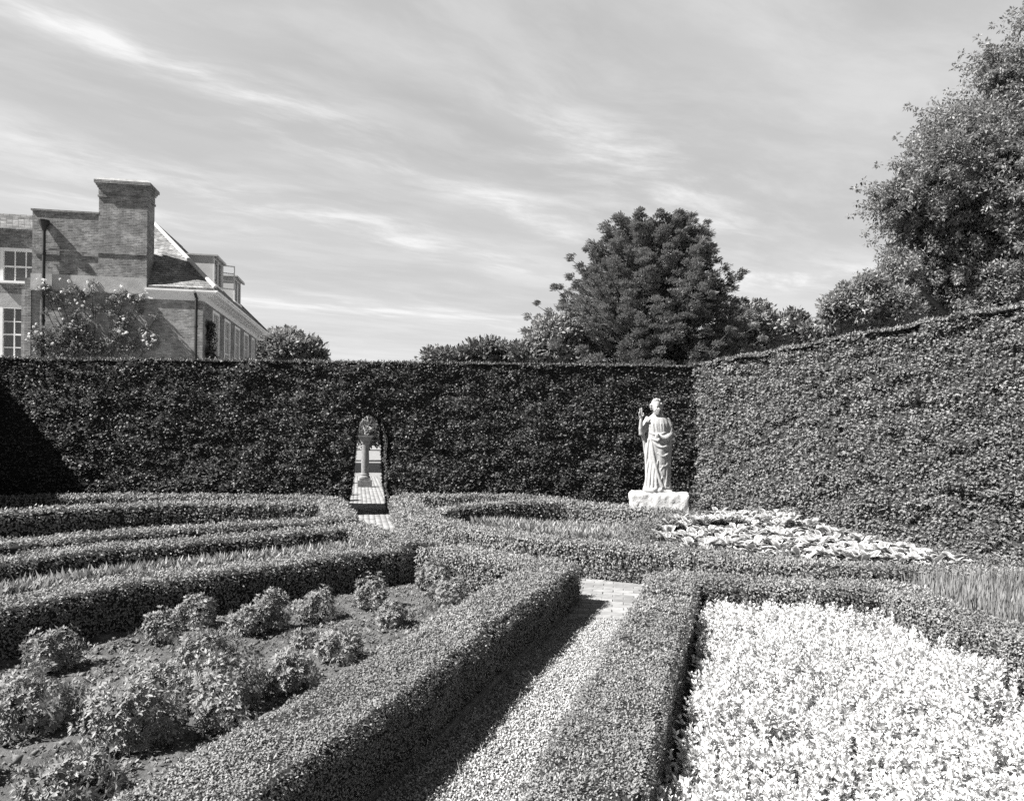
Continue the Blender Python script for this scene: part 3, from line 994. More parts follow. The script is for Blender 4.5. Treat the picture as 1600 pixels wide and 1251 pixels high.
# leafy shrubs on the soil bed
def shrub(x, y, w_, h_, seed, label, sparse=1.0):
    w_, h_ = w_ * .82, h_ * .82
    global rng
    keep = rng
    rng = np.random.default_rng(seed)
    root = empty('leafy_shrub', (x, y, .03))
    tag(root, label, 'shrub', 'leafy shrubs on the soil bed')
    g_ = Geo()
    cnt = int(640 * w_ * (h_ + .12) / .2 * sparse)
    th = rng.random(cnt) * 6.28
    lobes = 1 + .2 * np.sin(th * 3 + seed) + .16 * np.sin(th * 5 + seed * 2.1)
    u_ = rng.random(cnt)
    ph = np.arccos(1 - u_ * 1.12)
    rr = (.5 + .42 * rng.random(cnt) ** .5) * (1 + .3 * vnoise(np.column_stack([np.cos(th) * np.sin(ph), np.sin(th) * np.sin(ph), np.cos(ph)]), 2.6, seed))
    C = np.column_stack([np.cos(th) * np.sin(ph) * w_ / 2 * lobes, np.sin(th) * np.sin(ph) * w_ / 2 * lobes, .04 + h_ * (.22 + .74 * np.cos(ph))]) * 1.0
    C *= rr[:, None]
    C[:, 2] = np.maximum(C[:, 2], .03)
    out = unit(C * [1, 1, .8] - [0, 0, h_ * .2])
    for k in range(6):
        a = k / 6 * 6.28 + rng.random(cnt)
        t1 = unit(np.cross(out, [0, 0, 1.0]) + 1e-3)
        t2 = np.cross(out, t1)
        A = unit(out * .55 + t1 * np.cos(a)[:, None] + t2 * np.sin(a)[:, None])
        L_ = .034 * (.7 + .6 * rng.random(cnt))
        blades(g_, C, A, out + rdir(cnt) * .35, L_, L_ * .34, 0)
    g_.build('foliage', 'shrub_leaf', root)
    s_ = Geo()
    for k in range(7):
        a = k * .9 + seed
        e = np.array([math.cos(a) * w_ * .3, math.sin(a) * w_ * .3, h_ * .65])
        s_.tube([(0, 0, -.03), e * .5 + [0, 0, .02], e], [.007, .005, .003], 5)
    s_.build('stem', 'bark', root)
    rng = keep


SH = [(-3.19, 4.9, .46, .36, 'round shrub standing alone at the far left of the soil bed'),
      (-2.66, 3.95, .62, .36, 'wide shrub cut by the left edge of the photograph, first row'),
      (-1.98, 3.75, .56, .44, 'large domed shrub above the bottom left corner, closest full dome'),
      (-1.98, 3.2, .5, .24, 'low dark shrub at the very bottom left of the soil bed'),
      (-2.78, 5.62, .34, .3, 'small shrub in the pair below the front left hedge, lower one'),
      (-2.66, 6.0, .42, .34, 'taller shrub in the pair against the front left hedge shade'),
      (-1.72, 4.25, .66, .42, 'biggest domed shrub in the middle of the soil bed'),
      (-2.25, 5.15, .52, .28, 'flat topped shrub just behind the biggest dome'),
      (-2.2, 5.85, .36, .28, 'left half of the twin shrub at mid bed'),
      (-2.05, 6.0, .36, .4, 'upright half of the twin shrub with a raised tip'),
      (-1.75, 6.35, .46, .34, 'round shrub right of the twin shrub'),
      (-1.33, 6.78, .38, .4, 'compact upright ball shrub before the dark hedge face'),
      (-.82, 7.6, .5, .42, 'tall shrub in the far right corner of the soil bed'),
      (-.62, 7.05, .46, .32, 'shrub in front of the far corner shrub beside the inner hedge'),
      (-1.05, 6.2, .36, .24, 'small low shrub beneath the compact ball shrub'),
      (-1.42, 4.55, .38, .34, 'shrub leaning on the right of the biggest dome'),
      (-1.62, 3.98, .34, .22, 'small pale shrub at the foot of the biggest dome'),
      (-1.25, 5.2, .42, .26, 'loose shrub beside the near inner hedge'),
      (-2.2, 4.45, .34, .28, 'narrow shrub between the big dome and the first row'),
      (-1.62, 5.55, .3, .14, 'tiny seedling shrub on open soil at mid bed'),
      (-.55, 6.35, .4, .22, 'low spreading shrub under the inner hedge side'),
      (-2.55, 3.3, .34, .14, 'creeping shrub patch in the bottom left corner')]
for i, (x, y, w_, h_, lb) in enumerate(SH):
    shrub(x, y, w_, h_, 100 + i, lb)


# ------------------------------------------------------------------ trees
def cluster(g_, C, r, n_, size, mi=0, droop=0.0, up=.3, flat=.7, aspect=.45, tone0=0.0):
    """a bunch of leaves round each centre in C"""
    m_ = len(C)
    if np.isscalar(r):
        r = np.full(m_, r)
    D = rdir(m_ * n_)
    rad = rng.random(m_ * n_) ** .45
    cc = np.repeat(C, n_, axis=0)
    rr_ = np.repeat(r, n_)
    P_ = cc + D * (rad * rr_)[:, None] * [1, 1, flat]
    A_ = unit(D * .9 + rdir(m_ * n_) * .6 + [0, 0, up - droop])
    N_ = unit(np.array([0, 0, 1.0]) * .7 + D * .7 + rdir(m_ * n_) * .35)
    tn = np.repeat(rng.random(m_), n_) * .5 + rng.random(m_ * n_) * .5 + tone0
    s_ = size * (.6 + .7 * rng.random(m_ * n_))
    blades(g_, P_, A_, N_, s_, s_ * aspect, mi, np.clip(tn, 0, 1))


def blob_tree(name, base, blobs, leaf, mat, label, cat='tree', ncl=40, nleaf=45, cl_r=.45, trunk_r=.25, droop=.0, group=None, thing_parts=True, fill_in=.55, over=1.0, spray=.0):
    """blobs: (x, y, z, r, rz); each blob is covered by clusters, with limbs reaching into it"""
    root = empty(name, base)
    tag(root, label, cat, group)
    b0 = np.array(base, float)
    cr = Geo()
    tr = Geo()
    top = max(b[2] for b in blobs)
    cx = np.mean([b[0] for b in blobs]); cy = np.mean([b[1] for b in blobs])
    fork = np.array([0, 0, min(b[2] - b[3] for b in blobs) * .6 - b0[2]])
    fork[2] = max(fork[2], .3)
    tr.tube([(0, 0, 0), fork * .5 + [.05, 0, 0], fork], [trunk_r, trunk_r * .8, trunk_r * .65], 10)
    for (x, y, z, r, rz) in blobs:
        c = np.array([x, y, z]) - b0
        k = max(6, int(ncl * (r / 1.0) ** 2 if r > 1 else ncl * r))
        D = rdir(k)
        rad = r * (fill_in + (over - fill_in) * rng.random(k) ** .6) * (1 + .12 * np.sin(3 * np.arctan2(D[:, 0], D[:, 2]) + x))
        C = c + D * rad[:, None] * [1, 1, rz]
        cluster(cr, C, cl_r * (.6 + .7 * rng.random(k)), nleaf, leaf, droop=droop)
        if spray:      # twigs that reach out and hang a little past the crown
            sel = rng.random(k) < .34
            for q_ in (1, 2):
                C2 = C[sel] + unit(D[sel] + [0, 0, -.15]) * spray * q_ + np.array([0, 0, -.05 * q_ * q_]) * spray
                cluster(cr, C2, cl_r * (.62 - .12 * q_) * np.ones(len(C2)), int(nleaf * (.6 - .12 * q_)), leaf, droop=droop)
        mid = (fork + c) / 2 + rdir(1)[0] * .2 * r
        tr.tube([fork, mid, c], [trunk_r * .45, trunk_r * .3, trunk_r * .15], 6)
        for j in range(min(10, k)):
            tr.tube([c + rdir(1)[0] * .05, (c + C[j]) / 2 + rdir(1)[0] * .1 * r, C[j]], [trunk_r * .14, trunk_r * .08, trunk_r * .03], 5)
    tr.build('trunk', 'bark', root)
    cr.build('crown', mat, root)
    return root


def at(px, py, Y):
    """real place of a thing seen in the given direction at distance Y"""
    th = math.atan(.012)
    a, b = px - 800, 684.7 - py
    U = a * math.cos(th) - b * math.sin(th)
    W = b * math.cos(th) + a * math.sin(th)
    return (U * Y / 1100, Y, EYE + W * Y / 1100)


def blobs_at(lst, Y, rz=.85, dy=.5):
    out = []
    for i, (px, py, r) in enumerate(lst):
        x, y, z = at(px, py, Y)
        out.append((x, y + (i % 3 - 1) * dy, z, r * Y / 1100, rz))
    return out


# the layered conifer behind the back hedge: limbs in tiers, tips turned up
def conifer():
    Y = 34.0
    bx = at(998, 600, Y)[0]
    root = empty('layered_evergreen_tree', (bx, Y, 0))
    tag(root, 'big dark conical evergreen tree rising behind the back hedge beyond the statue', 'tree')
    tr, cr = Geo(), Geo()
    Htop = 12.3
    tr.tube([(0, 0, 0), (.1, 0, 5), (.85, 0, Htop - .4)], [.5, .35, .05], 10)
    zs = np.array([2.5, 6.2, 7.8, 9.0, 10.6, 11.8, 12.9])
    rl = np.array([5.6, 5.4, 4.8, 4.0, 2.9, 1.9, .4])
    C, S = [], []
    for i in range(520):
        z0 = 2.2 + (Htop - 2.4) * (i / 520) ** .9
        R0 = np.interp(z0, zs, rl) * 1.03
        a = i * 2.39996 + random.uniform(-.2, .2)
        R1 = R0 * random.uniform(.68, 1.04)
        if random.random() < .2:
            R1 = R0 * random.uniform(1.0, 1.1) + .1
        if math.cos(a) < 0:
            R1 *= 1.05
        rise = random.uniform(.0, .22) * R1
        d2 = np.array([math.cos(a), math.sin(a)])
        s2 = np.array([-d2[1], d2[0]])
        pts = []
        for t_ in (0, .4, .75, 1.0):
            pts.append((d2[0] * R1 * t_ + np.interp(z0, [3, 12.5], [-.35, .85]), d2[1] * R1 * t_, z0 - .2 * R1 + rise * t_ - .12 * R1 * math.sin(t_ * 3.1) + .3 * t_ ** 4))
        tr.tube(pts, [.06, .04, .025, .01], 5)
        pts = np.array(pts)
        for t_ in np.linspace(.35, 1.0, 7):
            c = np.array([np.interp(t_, [0, .4, .75, 1], pts[:, j]) for j in range(3)])
            spread = (1.02 - t_) * R1 * .34
            for k in range(4):
                o = random.uniform(-1, 1) * spread
                C.append(c + np.array([s2[0] * o, s2[1] * o, random.uniform(-.1, .15)]))
                S.append(.44 * (1.25 - .75 * t_) * random.uniform(.55, 1.35))
    C, S = np.array(C), np.array(S)
    n_ = 46
    m_ = len(C)
    D = rdir(m_ * n_)
    cc = np.repeat(C, n_, axis=0)
    P_ = cc + D * (rng.random(m_ * n_) ** .5 * np.repeat(S, n_))[:, None] * [1, 1, .3]
    out = unit(cc * [1, 1, 0] + 1e-6)
    A_ = unit(out * .8 + D * .6 + [0, 0, .28])
    tn = np.repeat(rng.random(m_), n_) * .4 + rng.random(m_ * n_) * .6
    s_ = .14 * (.6 + .8 * rng.random(m_ * n_))
    blades(cr, P_, A_, np.array([0, 0, 1.0]) + rdir(m_ * n_) * .6, s_, s_ * .34, 0, tn)
    tr.build('trunk', 'bark', root)
    cr.build('crown', 'conifer_leaf', root)


conifer()

Y = 26.0
bl = blobs_at([(1570, 310, 105), (1500, 225, 62), (1530, 185, 40), (1440, 295, 62), (1395, 312, 28), (1605, 95, 50), (1620, 30, 40), (1500, 350, 62), (1450, 345, 40),
               (1590, 420, 95), (1500, 430, 62), (1430, 440, 42), (1385, 432, 24), (1680, 250, 150), (1700, 420, 120), (1690, 90, 90), (1560, 390, 60), (1470, 490, 40), (1540, 480, 55)], Y, .9, .9)
bx = at(1640, 600, Y)[0]
blob_tree('broadleaf_tree', (bx, Y + .5, 0), bl, .135, 'tree_leaf', 'huge broadleaf tree filling the upper right edge of the photograph', ncl=105, nleaf=56, cl_r=.29, trunk_r=.4, droop=.45, fill_in=.25, over=1.12, spray=.42)
bl = blobs_at([(1335, 470, 34), (1310, 480, 22), (1350, 495, 34), (1385, 480, 30), (1300, 500, 14), (1410, 500, 34), (1350, 450, 16)], 21.0, .85, .3)
blob_tree('young_broadleaf_tree', (bl[0][0], 21, 0), bl, .12, 'tree_leaf', 'pale small tree peeping over the right hedge left of the huge broadleaf tree', ncl=80, nleaf=80, cl_r=.3, trunk_r=.12, droop=.3)
bl = blobs_at([(1225, 528, 38), (1200, 535, 30), (1250, 535, 30)], 50.0, .9, .3)
blob_tree('domed_tree', (bl[0][0], 50, 0), bl, .35, 'tree_leaf_dark', 'distant round topped dark tree between the conical evergreen and the right hedge', ncl=70, nleaf=45, cl_r=.45, trunk_r=.3)
bl = blobs_at([(1165, 515, 36), (1180, 490, 18), (1140, 500, 30), (1195, 520, 26), (1160, 545, 40)], 38.0, .9, .5)
blob_tree('dark_bushy_tree', (bl[0][0], 38, 0), bl, .26, 'conifer_leaf', 'dark bushy tree tucked against the right flank of the conical evergreen', ncl=50, nleaf=45, cl_r=.5, trunk_r=.3)
bl = blobs_at([(1275, 522, 22), (1300, 530, 20), (1290, 512, 10)], 40.0, .8, .3)
blob_tree('low_tree', (bl[0][0], 40, 0), bl, .25, 'tree_leaf_dark', 'low tree top showing between the domed tree and the pale small tree', ncl=60, nleaf=40, cl_r=.35, trunk_r=.15)
bl = blobs_at([(450, 548, 34), (430, 536, 18), (478, 545, 20), (415, 550, 20), (452, 530, 14), (490, 560, 14)], 48.0, .8, .4)
blob_tree('garden_tree', (bl[0][0], 48, 0), bl, .3, 'tree_leaf', 'round pale tree top at the far end of the house side', ncl=60, nleaf=50, cl_r=.5, trunk_r=.3)
bl = blobs_at([(690, 562, 22), (675, 560, 14), (720, 560, 20), (745, 552, 22), (770, 548, 22), (795, 550, 20), (815, 555, 16), (740, 570, 25), (800, 570, 25)], 22.0, .75, .3)
blob_tree('flowering_bush', (bl[3][0], 22, 0), bl, .15, 'tree_leaf_dark', 'long low bush showing just above the back hedge left of the conical evergreen', cat='bush', ncl=70, nleaf=34, cl_r=.25, trunk_r=.08)
bl = blobs_at([(845, 545, 26), (870, 520, 28), (850, 515, 12), (830, 560, 20), (880, 560, 34)], 31.0, .8, .3)
blob_tree('bushy_evergreen', (bl[0][0], 31, 0), bl, .2, 'conifer_leaf', 'dark bush joining the left foot of the conical evergreen', cat='bush', ncl=70, nleaf=40, cl_r=.4, trunk_r=.1)
# what closes the view through the arch
bl = blobs_at([(575, 668, 24), (595, 652, 26), (552, 655, 26), (612, 672, 22), (538, 674, 22), (574, 640, 24), (590, 682, 14), (562, 684, 14)], 88.0, .85, 1.0)
blob_tree('broadleaf_tree', (bl[0][0], 88, 0), bl, .5, 'tree_leaf', 'far off tree seen small through the arch above the sundial column', ncl=12, nleaf=50, cl_r=.8, trunk_r=.35)


# ------------------------------------------------------------------ armillary sundial beyond the arch
def sundial():
    root = empty('armillary_sundial', (-4.87, 23.4, .03), R(12))
    tag(root, 'stone column with an openwork metal globe standing in the arch opening', 'sundial')
    g_ = Geo(); g_.box(-.23, .23, -.23, .23, 0, .22); g_.box(-.18, .18, -.18, .18, .221, .3)
    g_.build('plinth', 'stone_grey', root)
    g_ = Geo(); g_.lathe([(.0, .3), (.17, .3), (.17, .34), (.13, .38), (.145, .42), (.125, .46), (.13, .9), (.112, 1.42), (.14, 1.45), (.14, 1.48), (0, 1.48)], 20)
    g_.build('column', 'stone_grey', root)
    g_ = Geo(); g_.lathe([(.0, 1.48), (.14, 1.48), (.2, 1.62), (.22, 1.66), (0, 1.66)], 20); g_.box(-.25, .25, -.25, .25, 1.661, 1.71)
    g_.build('capital', 'stone_grey', root)
    c = np.array([0, 0, 2.12])
    r = .31

    def ring(nrm, rad, wd=.016):
        g2 = Geo()
        nrm = np.array(nrm, float); nrm /= np.linalg.norm(nrm)
        a = np.cross(nrm, [0.3, .2, 1]); a /= np.linalg.norm(a)
        b = np.cross(nrm, a)
        pts = [c + rad * (a * math.cos(t_) + b * math.sin(t_)) for t_ in np.linspace(0, 2 * math.pi, 37)]
        g2.tube(pts, wd, 6, cap=False)
        g2.build('ring', 'metal_pale', root)
    ring((0, 1, .15), r); ring((1, .3, .1), r * .97); ring((.5, .2, .8), r * .96, .02); ring((-.7, .4, .5), r * .95); ring((.3, 1, .9), r * .93)
    g_ = Geo()
    ax = np.array([.75, .1, -.55]); ax /= np.linalg.norm(ax)
    g_.tube([c - ax * .42, c + ax * .44], .014, 6)
    g_.tube([c + ax * .36, c + ax * .46], [.04, .002], 8)
    g_.tube([c - ax * .42, c - ax * .36, c - ax * .3], [.035, .04, .015], 8)
    g_.build('arrow', 'metal_pale', root)
    g_ = Geo(); g_.tube([(0, 0, 1.71), (0, 0, 1.83)], [.05, .03], 10)
    for k in range(4):
        a = k * 1.57 + .78
        g_.tube([(0, 0, 1.72), (math.cos(a) * .15, math.sin(a) * .15, 1.76), (math.cos(a) * .2, math.sin(a) * .2, 1.87)], .012, 6)
    g_.build('cradle', 'metal_pale', root)


sundial()

# ------------------------------------------------------------------ statue and its block
PX, PY = 2.64, 12.6
g = Geo()
nu, nv = 46, 30
# rough hewn block: rounded box, every face chipped
W2, D2, H2 = .51, .30, .775


def block_face(o, a, b, la, lb, seed):
    na, nb = int(la / .03), int(lb / .03)
    uu, vv = np.meshgrid(np.linspace(0, 1, na), np.linspace(0, 1, nb), indexing='ij')
    o, a, b = [np.array(q_, float) for q_ in (o, a, b)]
    P_ = o + a * (uu.ravel() * la)[:, None] + b * (vv.ravel() * lb)[:, None]
    return P_, grid_faces(na, nb)


for (o, a, b, la, lb) in [((-W2, -D2, 0), (1, 0, 0), (0, 0, 1), 2 * W2, H2), ((W2, -D2, 0), (0, 1, 0), (0, 0, 1), 2 * D2, H2), ((W2, D2, 0), (-1, 0, 0), (0, 0, 1), 2 * W2, H2),
                          ((-W2, D2, 0), (0, -1, 0), (0, 0, 1), 2 * D2, H2), ((-W2, -D2, H2), (1, 0, 0), (0, 1, 0), 2 * W2, 2 * D2)]:
    P_, F_ = block_face(o, a, b, la, lb, 0)
    # round the corners and chip the surface as a function of place, so faces stay joined
    hv = np.array([W2, D2, H2 / 2])
    q_ = P_ - [0, 0, H2 / 2]
    rc = .05
    inn = np.clip(q_, -(hv - rc), hv - rc)
    dlt = q_ - inn
    ln = np.linalg.norm(dlt, axis=1, keepdims=True)
    q_ = np.where(ln > rc, inn + dlt / (ln + 1e-9) * rc, q_)
    no = unit(dlt + 1e-6 * q_)
    amp = .028 * vnoise(P_ * [1.6, 1.6, .8], 5, 91) + .014 * vnoise(P_ * [1.5, 1.5, .7], 17, 92)
    q_ = q_ + no * (amp * np.clip((P_[:, 2]) / .1, 0, 1))[:, None]
    g.add(q_ + [0, 0, H2 / 2], F_)
o = g.build('stone_plinth', 'stone_rough', smooth=True)
o.location = (PX + .0, PY, .0)
o.rotation_euler = (0, 0, R(-9))
tag(o, 'rough hewn white stone block carrying the statue', 'plinth')


def statue():
    g_ = Geo()
    # robe: columnar body with folds that run down and swing to the right hip
    nz, na = 110, 96
    zs = np.linspace(.04, 1.50, nz)
    hw = np.interp(zs, [0.04, .1, .25, .5, .8, 1.0, 1.15, 1.3, 1.38, 1.44, 1.48, 1.50], [.262, .255, .235, .235, .25, .25, .235, .232, .205, .14, .08, .06])
    hd = np.interp(zs, [0.04, .1, .5, .9, 1.1, 1.3, 1.4, 1.46, 1.50], [.2, .19, .17, .18, .165, .16, .13, .08, .06])
    cx = np.interp(zs, [0, .5, 1.0, 1.4, 1.5], [.0, .01, .015, .0, -.03])
    V = []
    for i, z in enumerate(zs):
        for k in range(na):
            th = 2 * math.pi * k / na
            fr = max(0, -math.sin(th))            # front of the figure looks to -Y
            low = np.interp(z, [0, .9, 1.05, 1.5], [1, .8, .3, .15])
            f1 = math.sin(7 * th + 4.0 * z + 1.5 * math.sin(3 * z)) * .009 * low
            f2 = math.sin(15 * th - 3.2 * z) * .003 * low
            upf = math.sin(15 * th + .6) * .004 * np.interp(z, [1.05, 1.12, 1.35, 1.44], [0, 1, 1, 0])
            r = 1 + (f1 + f2 + upf) / .2
            V.append((cx[i] + hw[i] * r * math.cos(th), hd[i] * r * math.sin(th), z))
    F = []
    for i in range(nz - 1):
        for k in range(na):
            k2 = (k + 1) % na
            F.append((i * na + k, i * na + k2, (i + 1) * na + k2, (i + 1) * na + k))
    g_.add(V, F)
    g_.add([(V[k]) for k in range(na)], [tuple(range(na))[::-1]])
    g_.add([(V[(nz - 1) * na + k]) for k in range(na)], [tuple(range(na))])

    def sy(x, z):      # front surface of the robe
        a = np.interp(z, zs, hw); b = np.interp(z, zs, hd); c_ = np.interp(z, zs, cx)
        q_ = max(0.0, 1 - ((x - c_) / a) ** 2)
        return -b * math.sqrt(q_)

    def fold(pts, r, off=0.0):
        P3 = [(x, sy(x, z) + off, z) for x, z in pts]
        p = smooth_line(P3, .03)
        rr_ = np.interp(np.linspace(0, 1, len(p)), np.linspace(0, 1, len(r)), r)
        g_.tube(p, rr_, 8)
    # mantle: swags from the covered left arm across the waist, hem falling in a zigzag
    fold([(.24, 1.12), (.15, 1.0), (.03, .965), (-.09, 1.0), (-.13, 1.04)], [.045, .036, .03, .026, .012], .0)
    fold([(.245, .99), (.16, .88), (.05, .85), (-.05, .9), (-.1, .97)], [.034, .026, .022, .016, .008])
    fold([(.245, .84), (.17, .72), (.08, .68), (-.01, .74)], [.03, .022, .018, .008])
    fold([(.245, .68), (.18, .54), (.1, .48), (.04, .5)], [.028, .02, .016, .008])
    fold([(.24, .78), (.225, .45), (.21, .1)], [.02, .024, .034])
    fold([(.17, .62), (.17, .35), (.14, .1)], [.01, .018, .028])
    fold([(.05, .6), (.1, .5), (.05, .42), (.1, .32), (.06, .24), (.1, .14)], [.008, .018, .014, .018, .014, .016])
    # the mantle edge from the waist to the left foot
    fold([(-.13, 1.04), (-.1, .8), (-.04, .5), (.03, .25), (.1, .1)], [.02, .026, .026, .026, .03])
    fold([(-.17, 1.0), (-.2, .7), (-.21, .55)], [.028, .022, .012])
    # tunic folds below
    for x0, x1 in ((-.2, -.21), (-.14, -.16), (-.08, -.1), (-.03, -.02)):
        fold([(x0 + .03, .6), (x0, .35), (x1, .06)], [.008, .018, .03])
    fold([(.13, .1), (.2, .07), (.24, .05)], [.03, .04, .03])
    fold([(-.24, .06), (-.15, .05), (-.08, .055)], [.03, .035, .02])
    # chest folds
    for x0 in (-.16, -.1, -.04, .05, .1):
        fold([(x0 * .8, 1.42), (x0 * 1.0, 1.28), (x0 * .9 + .02, 1.14)], [.006, .013, .006])
    # sash and bunched cloth at the waist
    fold([(-.16, 1.13), (-.05, 1.09), (.06, 1.1), (.14, 1.14)], [.016, .024, .022, .012])
    # covered left arm
    g_.tube(smooth_line([(.15, .0, 1.385), (.215, -.01, 1.25), (.225, -.03, 1.1), (.14, -.15, 1.02), (.03, -.2, 1.05)], .03), np.interp(np.linspace(0, 1, len(smooth_line([(.15, .0, 1.385), (.215, -.01, 1.25), (.225, -.03, 1.1), (.14, -.15, 1.02), (.03, -.2, 1.05)], .03))), [0, .3, .6, .85, 1], [.07, .07, .068, .045, .03]), 12)
    # left hand holding the cloth
    g_.sphere((.0, -.215, 1.06), .036, 10, 8, (1.1, .7, .8))
    for k in range(4):
        g_.tube([(-.01, -.235, 1.085 - k * .017), (-.045, -.24, 1.08 - k * .017), (-.065, -.225, 1.07 - k * .017)], [.009, .009, .006], 6)
    g_.tube([(.01, -.23, 1.08), (-.01, -.25, 1.105), (-.03, -.25, 1.112)], [.011, .009, .006], 6)
    # raised right arm (to the viewer's left) with a hanging sleeve
    g_.tube(smooth_line([(-.16, 0, 1.40), (-.22, -.02, 1.3), (-.27, -.06, 1.18), (-.305, -.1, 1.12)], .03), np.interp(np.linspace(0, 1, len(smooth_line([(-.16, 0, 1.40), (-.22, -.02, 1.3), (-.27, -.06, 1.18), (-.305, -.1, 1.12)], .03))), [0, .5, 1], [.075, .065, .055]), 12)
    g_.tube([(-.305, -.1, 1.11), (-.325, -.13, 1.2), (-.32, -.15, 1.33), (-.32, -.155, 1.39)], [.05, .042, .032, .026], 12)
    g_.tube([(-.32, -.12, 1.12), (-.29, -.08, 1.1), (-.25, -.03, .98), (-.235, -.0, .8), (-.225, 0, .66)], [.05, .045, .035, .03, .012], 10)
    # hand: palm, thumb, two raised fingers, two curled
    g_.sphere((-.325, -.16, 1.435), .05, 10, 8, (.8, .6, 1.15))
    g_.tube([(-.312, -.17, 1.46), (-.308, -.178, 1.53), (-.313, -.18, 1.595)], [.017, .015, .011], 7)
    g_.tube([(-.337, -.17, 1.46), (-.342, -.18, 1.525), (-.345, -.185, 1.58)], [.017, .015, .011], 7)
    g_.tube([(-.352, -.165, 1.455), (-.362, -.195, 1.5), (-.358, -.215, 1.475)], [.014, .013, .01], 7)
    g_.tube([(-.36, -.16, 1.445), (-.364, -.185, 1.465), (-.36, -.195, 1.45)], [.01, .009, .007], 7)
    g_.tube([(-.297, -.165, 1.42), (-.272, -.185, 1.455), (-.277, -.195, 1.5)], [.017, .014, .01], 7)
    # neck, head, hair, beard
    g_.tube([(-.02, .0, 1.42), (-.025, -.02, 1.56)], [.065, .06], 12)
    hc = np.array([-.03, -.03, 1.63])
    g_.sphere(hc, .104, 20, 16, (.84, 1.0, 1.2))
    fy = hc[1] - .088
    g_.tube([(hc[0], fy - .004, hc[2] + .02), (hc[0], fy - .024, hc[2] - .018), (hc[0], fy - .012, hc[2] - .028)], [.009, .014, .012], 8)     # nose
    g_.tube([(hc[0] - .05, fy + .022, hc[2] + .02), (hc[0] - .02, fy + .0, hc[2] + .03), (hc[0] + .02, fy + .0, hc[2] + .03), (hc[0] + .05, fy + .022, hc[2] + .02)], .011, 7)   # brow
    for sx in (-1, 1):
        g_.sphere((hc[0] + sx * .03, fy + .012, hc[2] + .006), .012, 8, 6)
        g_.sphere((hc[0] + sx * .042, fy + .022, hc[2] - .03), .02, 8, 6)
    rs = random.Random(5)
    for k in range(70):       # curls of hair round the crown and over the ears
        a = rs.uniform(0, 6.28)
        e = rs.uniform(-.35, 1.5)
        dx, dy, dz = math.cos(a) * math.cos(e), math.sin(a) * math.cos(e), math.sin(e)
        if dy < -.35 and dz < .62:
            continue
        g_.sphere(hc + np.array([dx * .1, dy * .106, dz * .124 + .006]), rs.uniform(.018, .027), 8, 6)
    for sx in (-1, 1):
        for (ox, oy, oz, r) in ((.102, -.02, .02, .03), (.1, -.01, -.02, .03), (.092, 0, -.055, .026)):
            g_.sphere(hc + np.array([sx * ox, oy, oz]), r, 8, 6)
    g_.sphere((hc[0], fy + .02, hc[2] - .105), .05, 12, 10, (1.0, .75, 1.25))
    for k in range(46):       # beard
        t_ = rs.random()
        ww = .058 * (1 - t_ * .5)
        g_.sphere((hc[0] + rs.uniform(-ww, ww), fy - .004 - .012 * (1 - t_) + rs.uniform(-.004, .008), hc[2] - .05 - t_ * .115), rs.uniform(.016, .024), 8, 6)
    g_.tube([(hc[0] - .04, fy + .0, hc[2] - .055), (hc[0], fy - .014, hc[2] - .042), (hc[0] + .04, fy + .0, hc[2] - .055)], [.008, .012, .008], 7)
    # feet
    for (x, a) in ((-.06, -.15), (.055, .2)):
        g_.sphere((x, -.2, .06), .045, 12, 8, (.8, 1.5, .6))
        for k in range(5):
            g_.sphere((x + (k - 2) * .015, -.262 + abs(k - 1) * .005, .05), .011, 6, 5)
    g_.box(-.26, .27, -.22, .2, 0, .045)
    src = g_.build('statue_source', 'stone_white')
    md = src.modifiers.new('remesh', 'REMESH')
    md.mode = 'VOXEL'
    md.voxel_size = .0085
    md.use_smooth_shade = True
    sm = src.modifiers.new('smooth', 'SMOOTH')
    sm.factor = .4
    sm.iterations = 1
    dg = bpy.context.evaluated_depsgraph_get()
    me = bpy.data.meshes.new_from_object(src.evaluated_get(dg))
    bpy.data.objects.remove(src, do_unlink=True)
    me.name = 'statue'
    if not me.materials:
        me.materials.append(M['stone_white'])
    o_ = bpy.data.objects.new('statue', me)
    col.objects.link(o_)
    o_.location = (PX - .03, PY + .02, H2 + .0)
    o_.rotation_euler = (0, 0, R(-8))
    o_.scale = (.94, .94, .94)
    return tag(o_, 'white stone statue of a bearded robed man raising one hand', 'statue')


statue()

# ------------------------------------------------------------------ the house
HX, HY, HZ, HS = -13.66, 30.96, -.71, 1.42
hs = empty('brick_house', (HX, HY, HZ), math.atan2(.166, .986))
hs.scale = (HS, HS, HS)
tag(hs, 'old brick house with a tall chimney, hipped tiled roof and dormers', 'house')


def hp(fn, name, mat, parent=hs, smooth=False):
    g_ = Geo()
    fn(g_)
    return g_.build(name, mat, parent, smooth)


SIDE = 8.6
# walls of the main block, butt jointed
hp(lambda q_: q_.box(-5.1, 0, 0, .4, 0, 5.96), 'wall', 'brick_pale')
# side wall with its window openings
WIN = [(1.22, 2.12), (2.84, 3.74), (4.46, 5.36), (6.08, 6.98), (7.6, 8.2)]


def side_wall(q_):
    y0 = .403
    for (a, b) in WIN:
        q_.box(-.4, -.003, y0, a, 0, 5.96)
        q_.box(-.4, -.003, a, b, 0, 3.4)
        q_.box(-.4, -.003, a, b, 5.78, 5.96)
        y0 = b
    q_.box(-.4, -.003, y0, SIDE, 0, 5.96)


hp(side_wall, 'side_wall', 'brick')


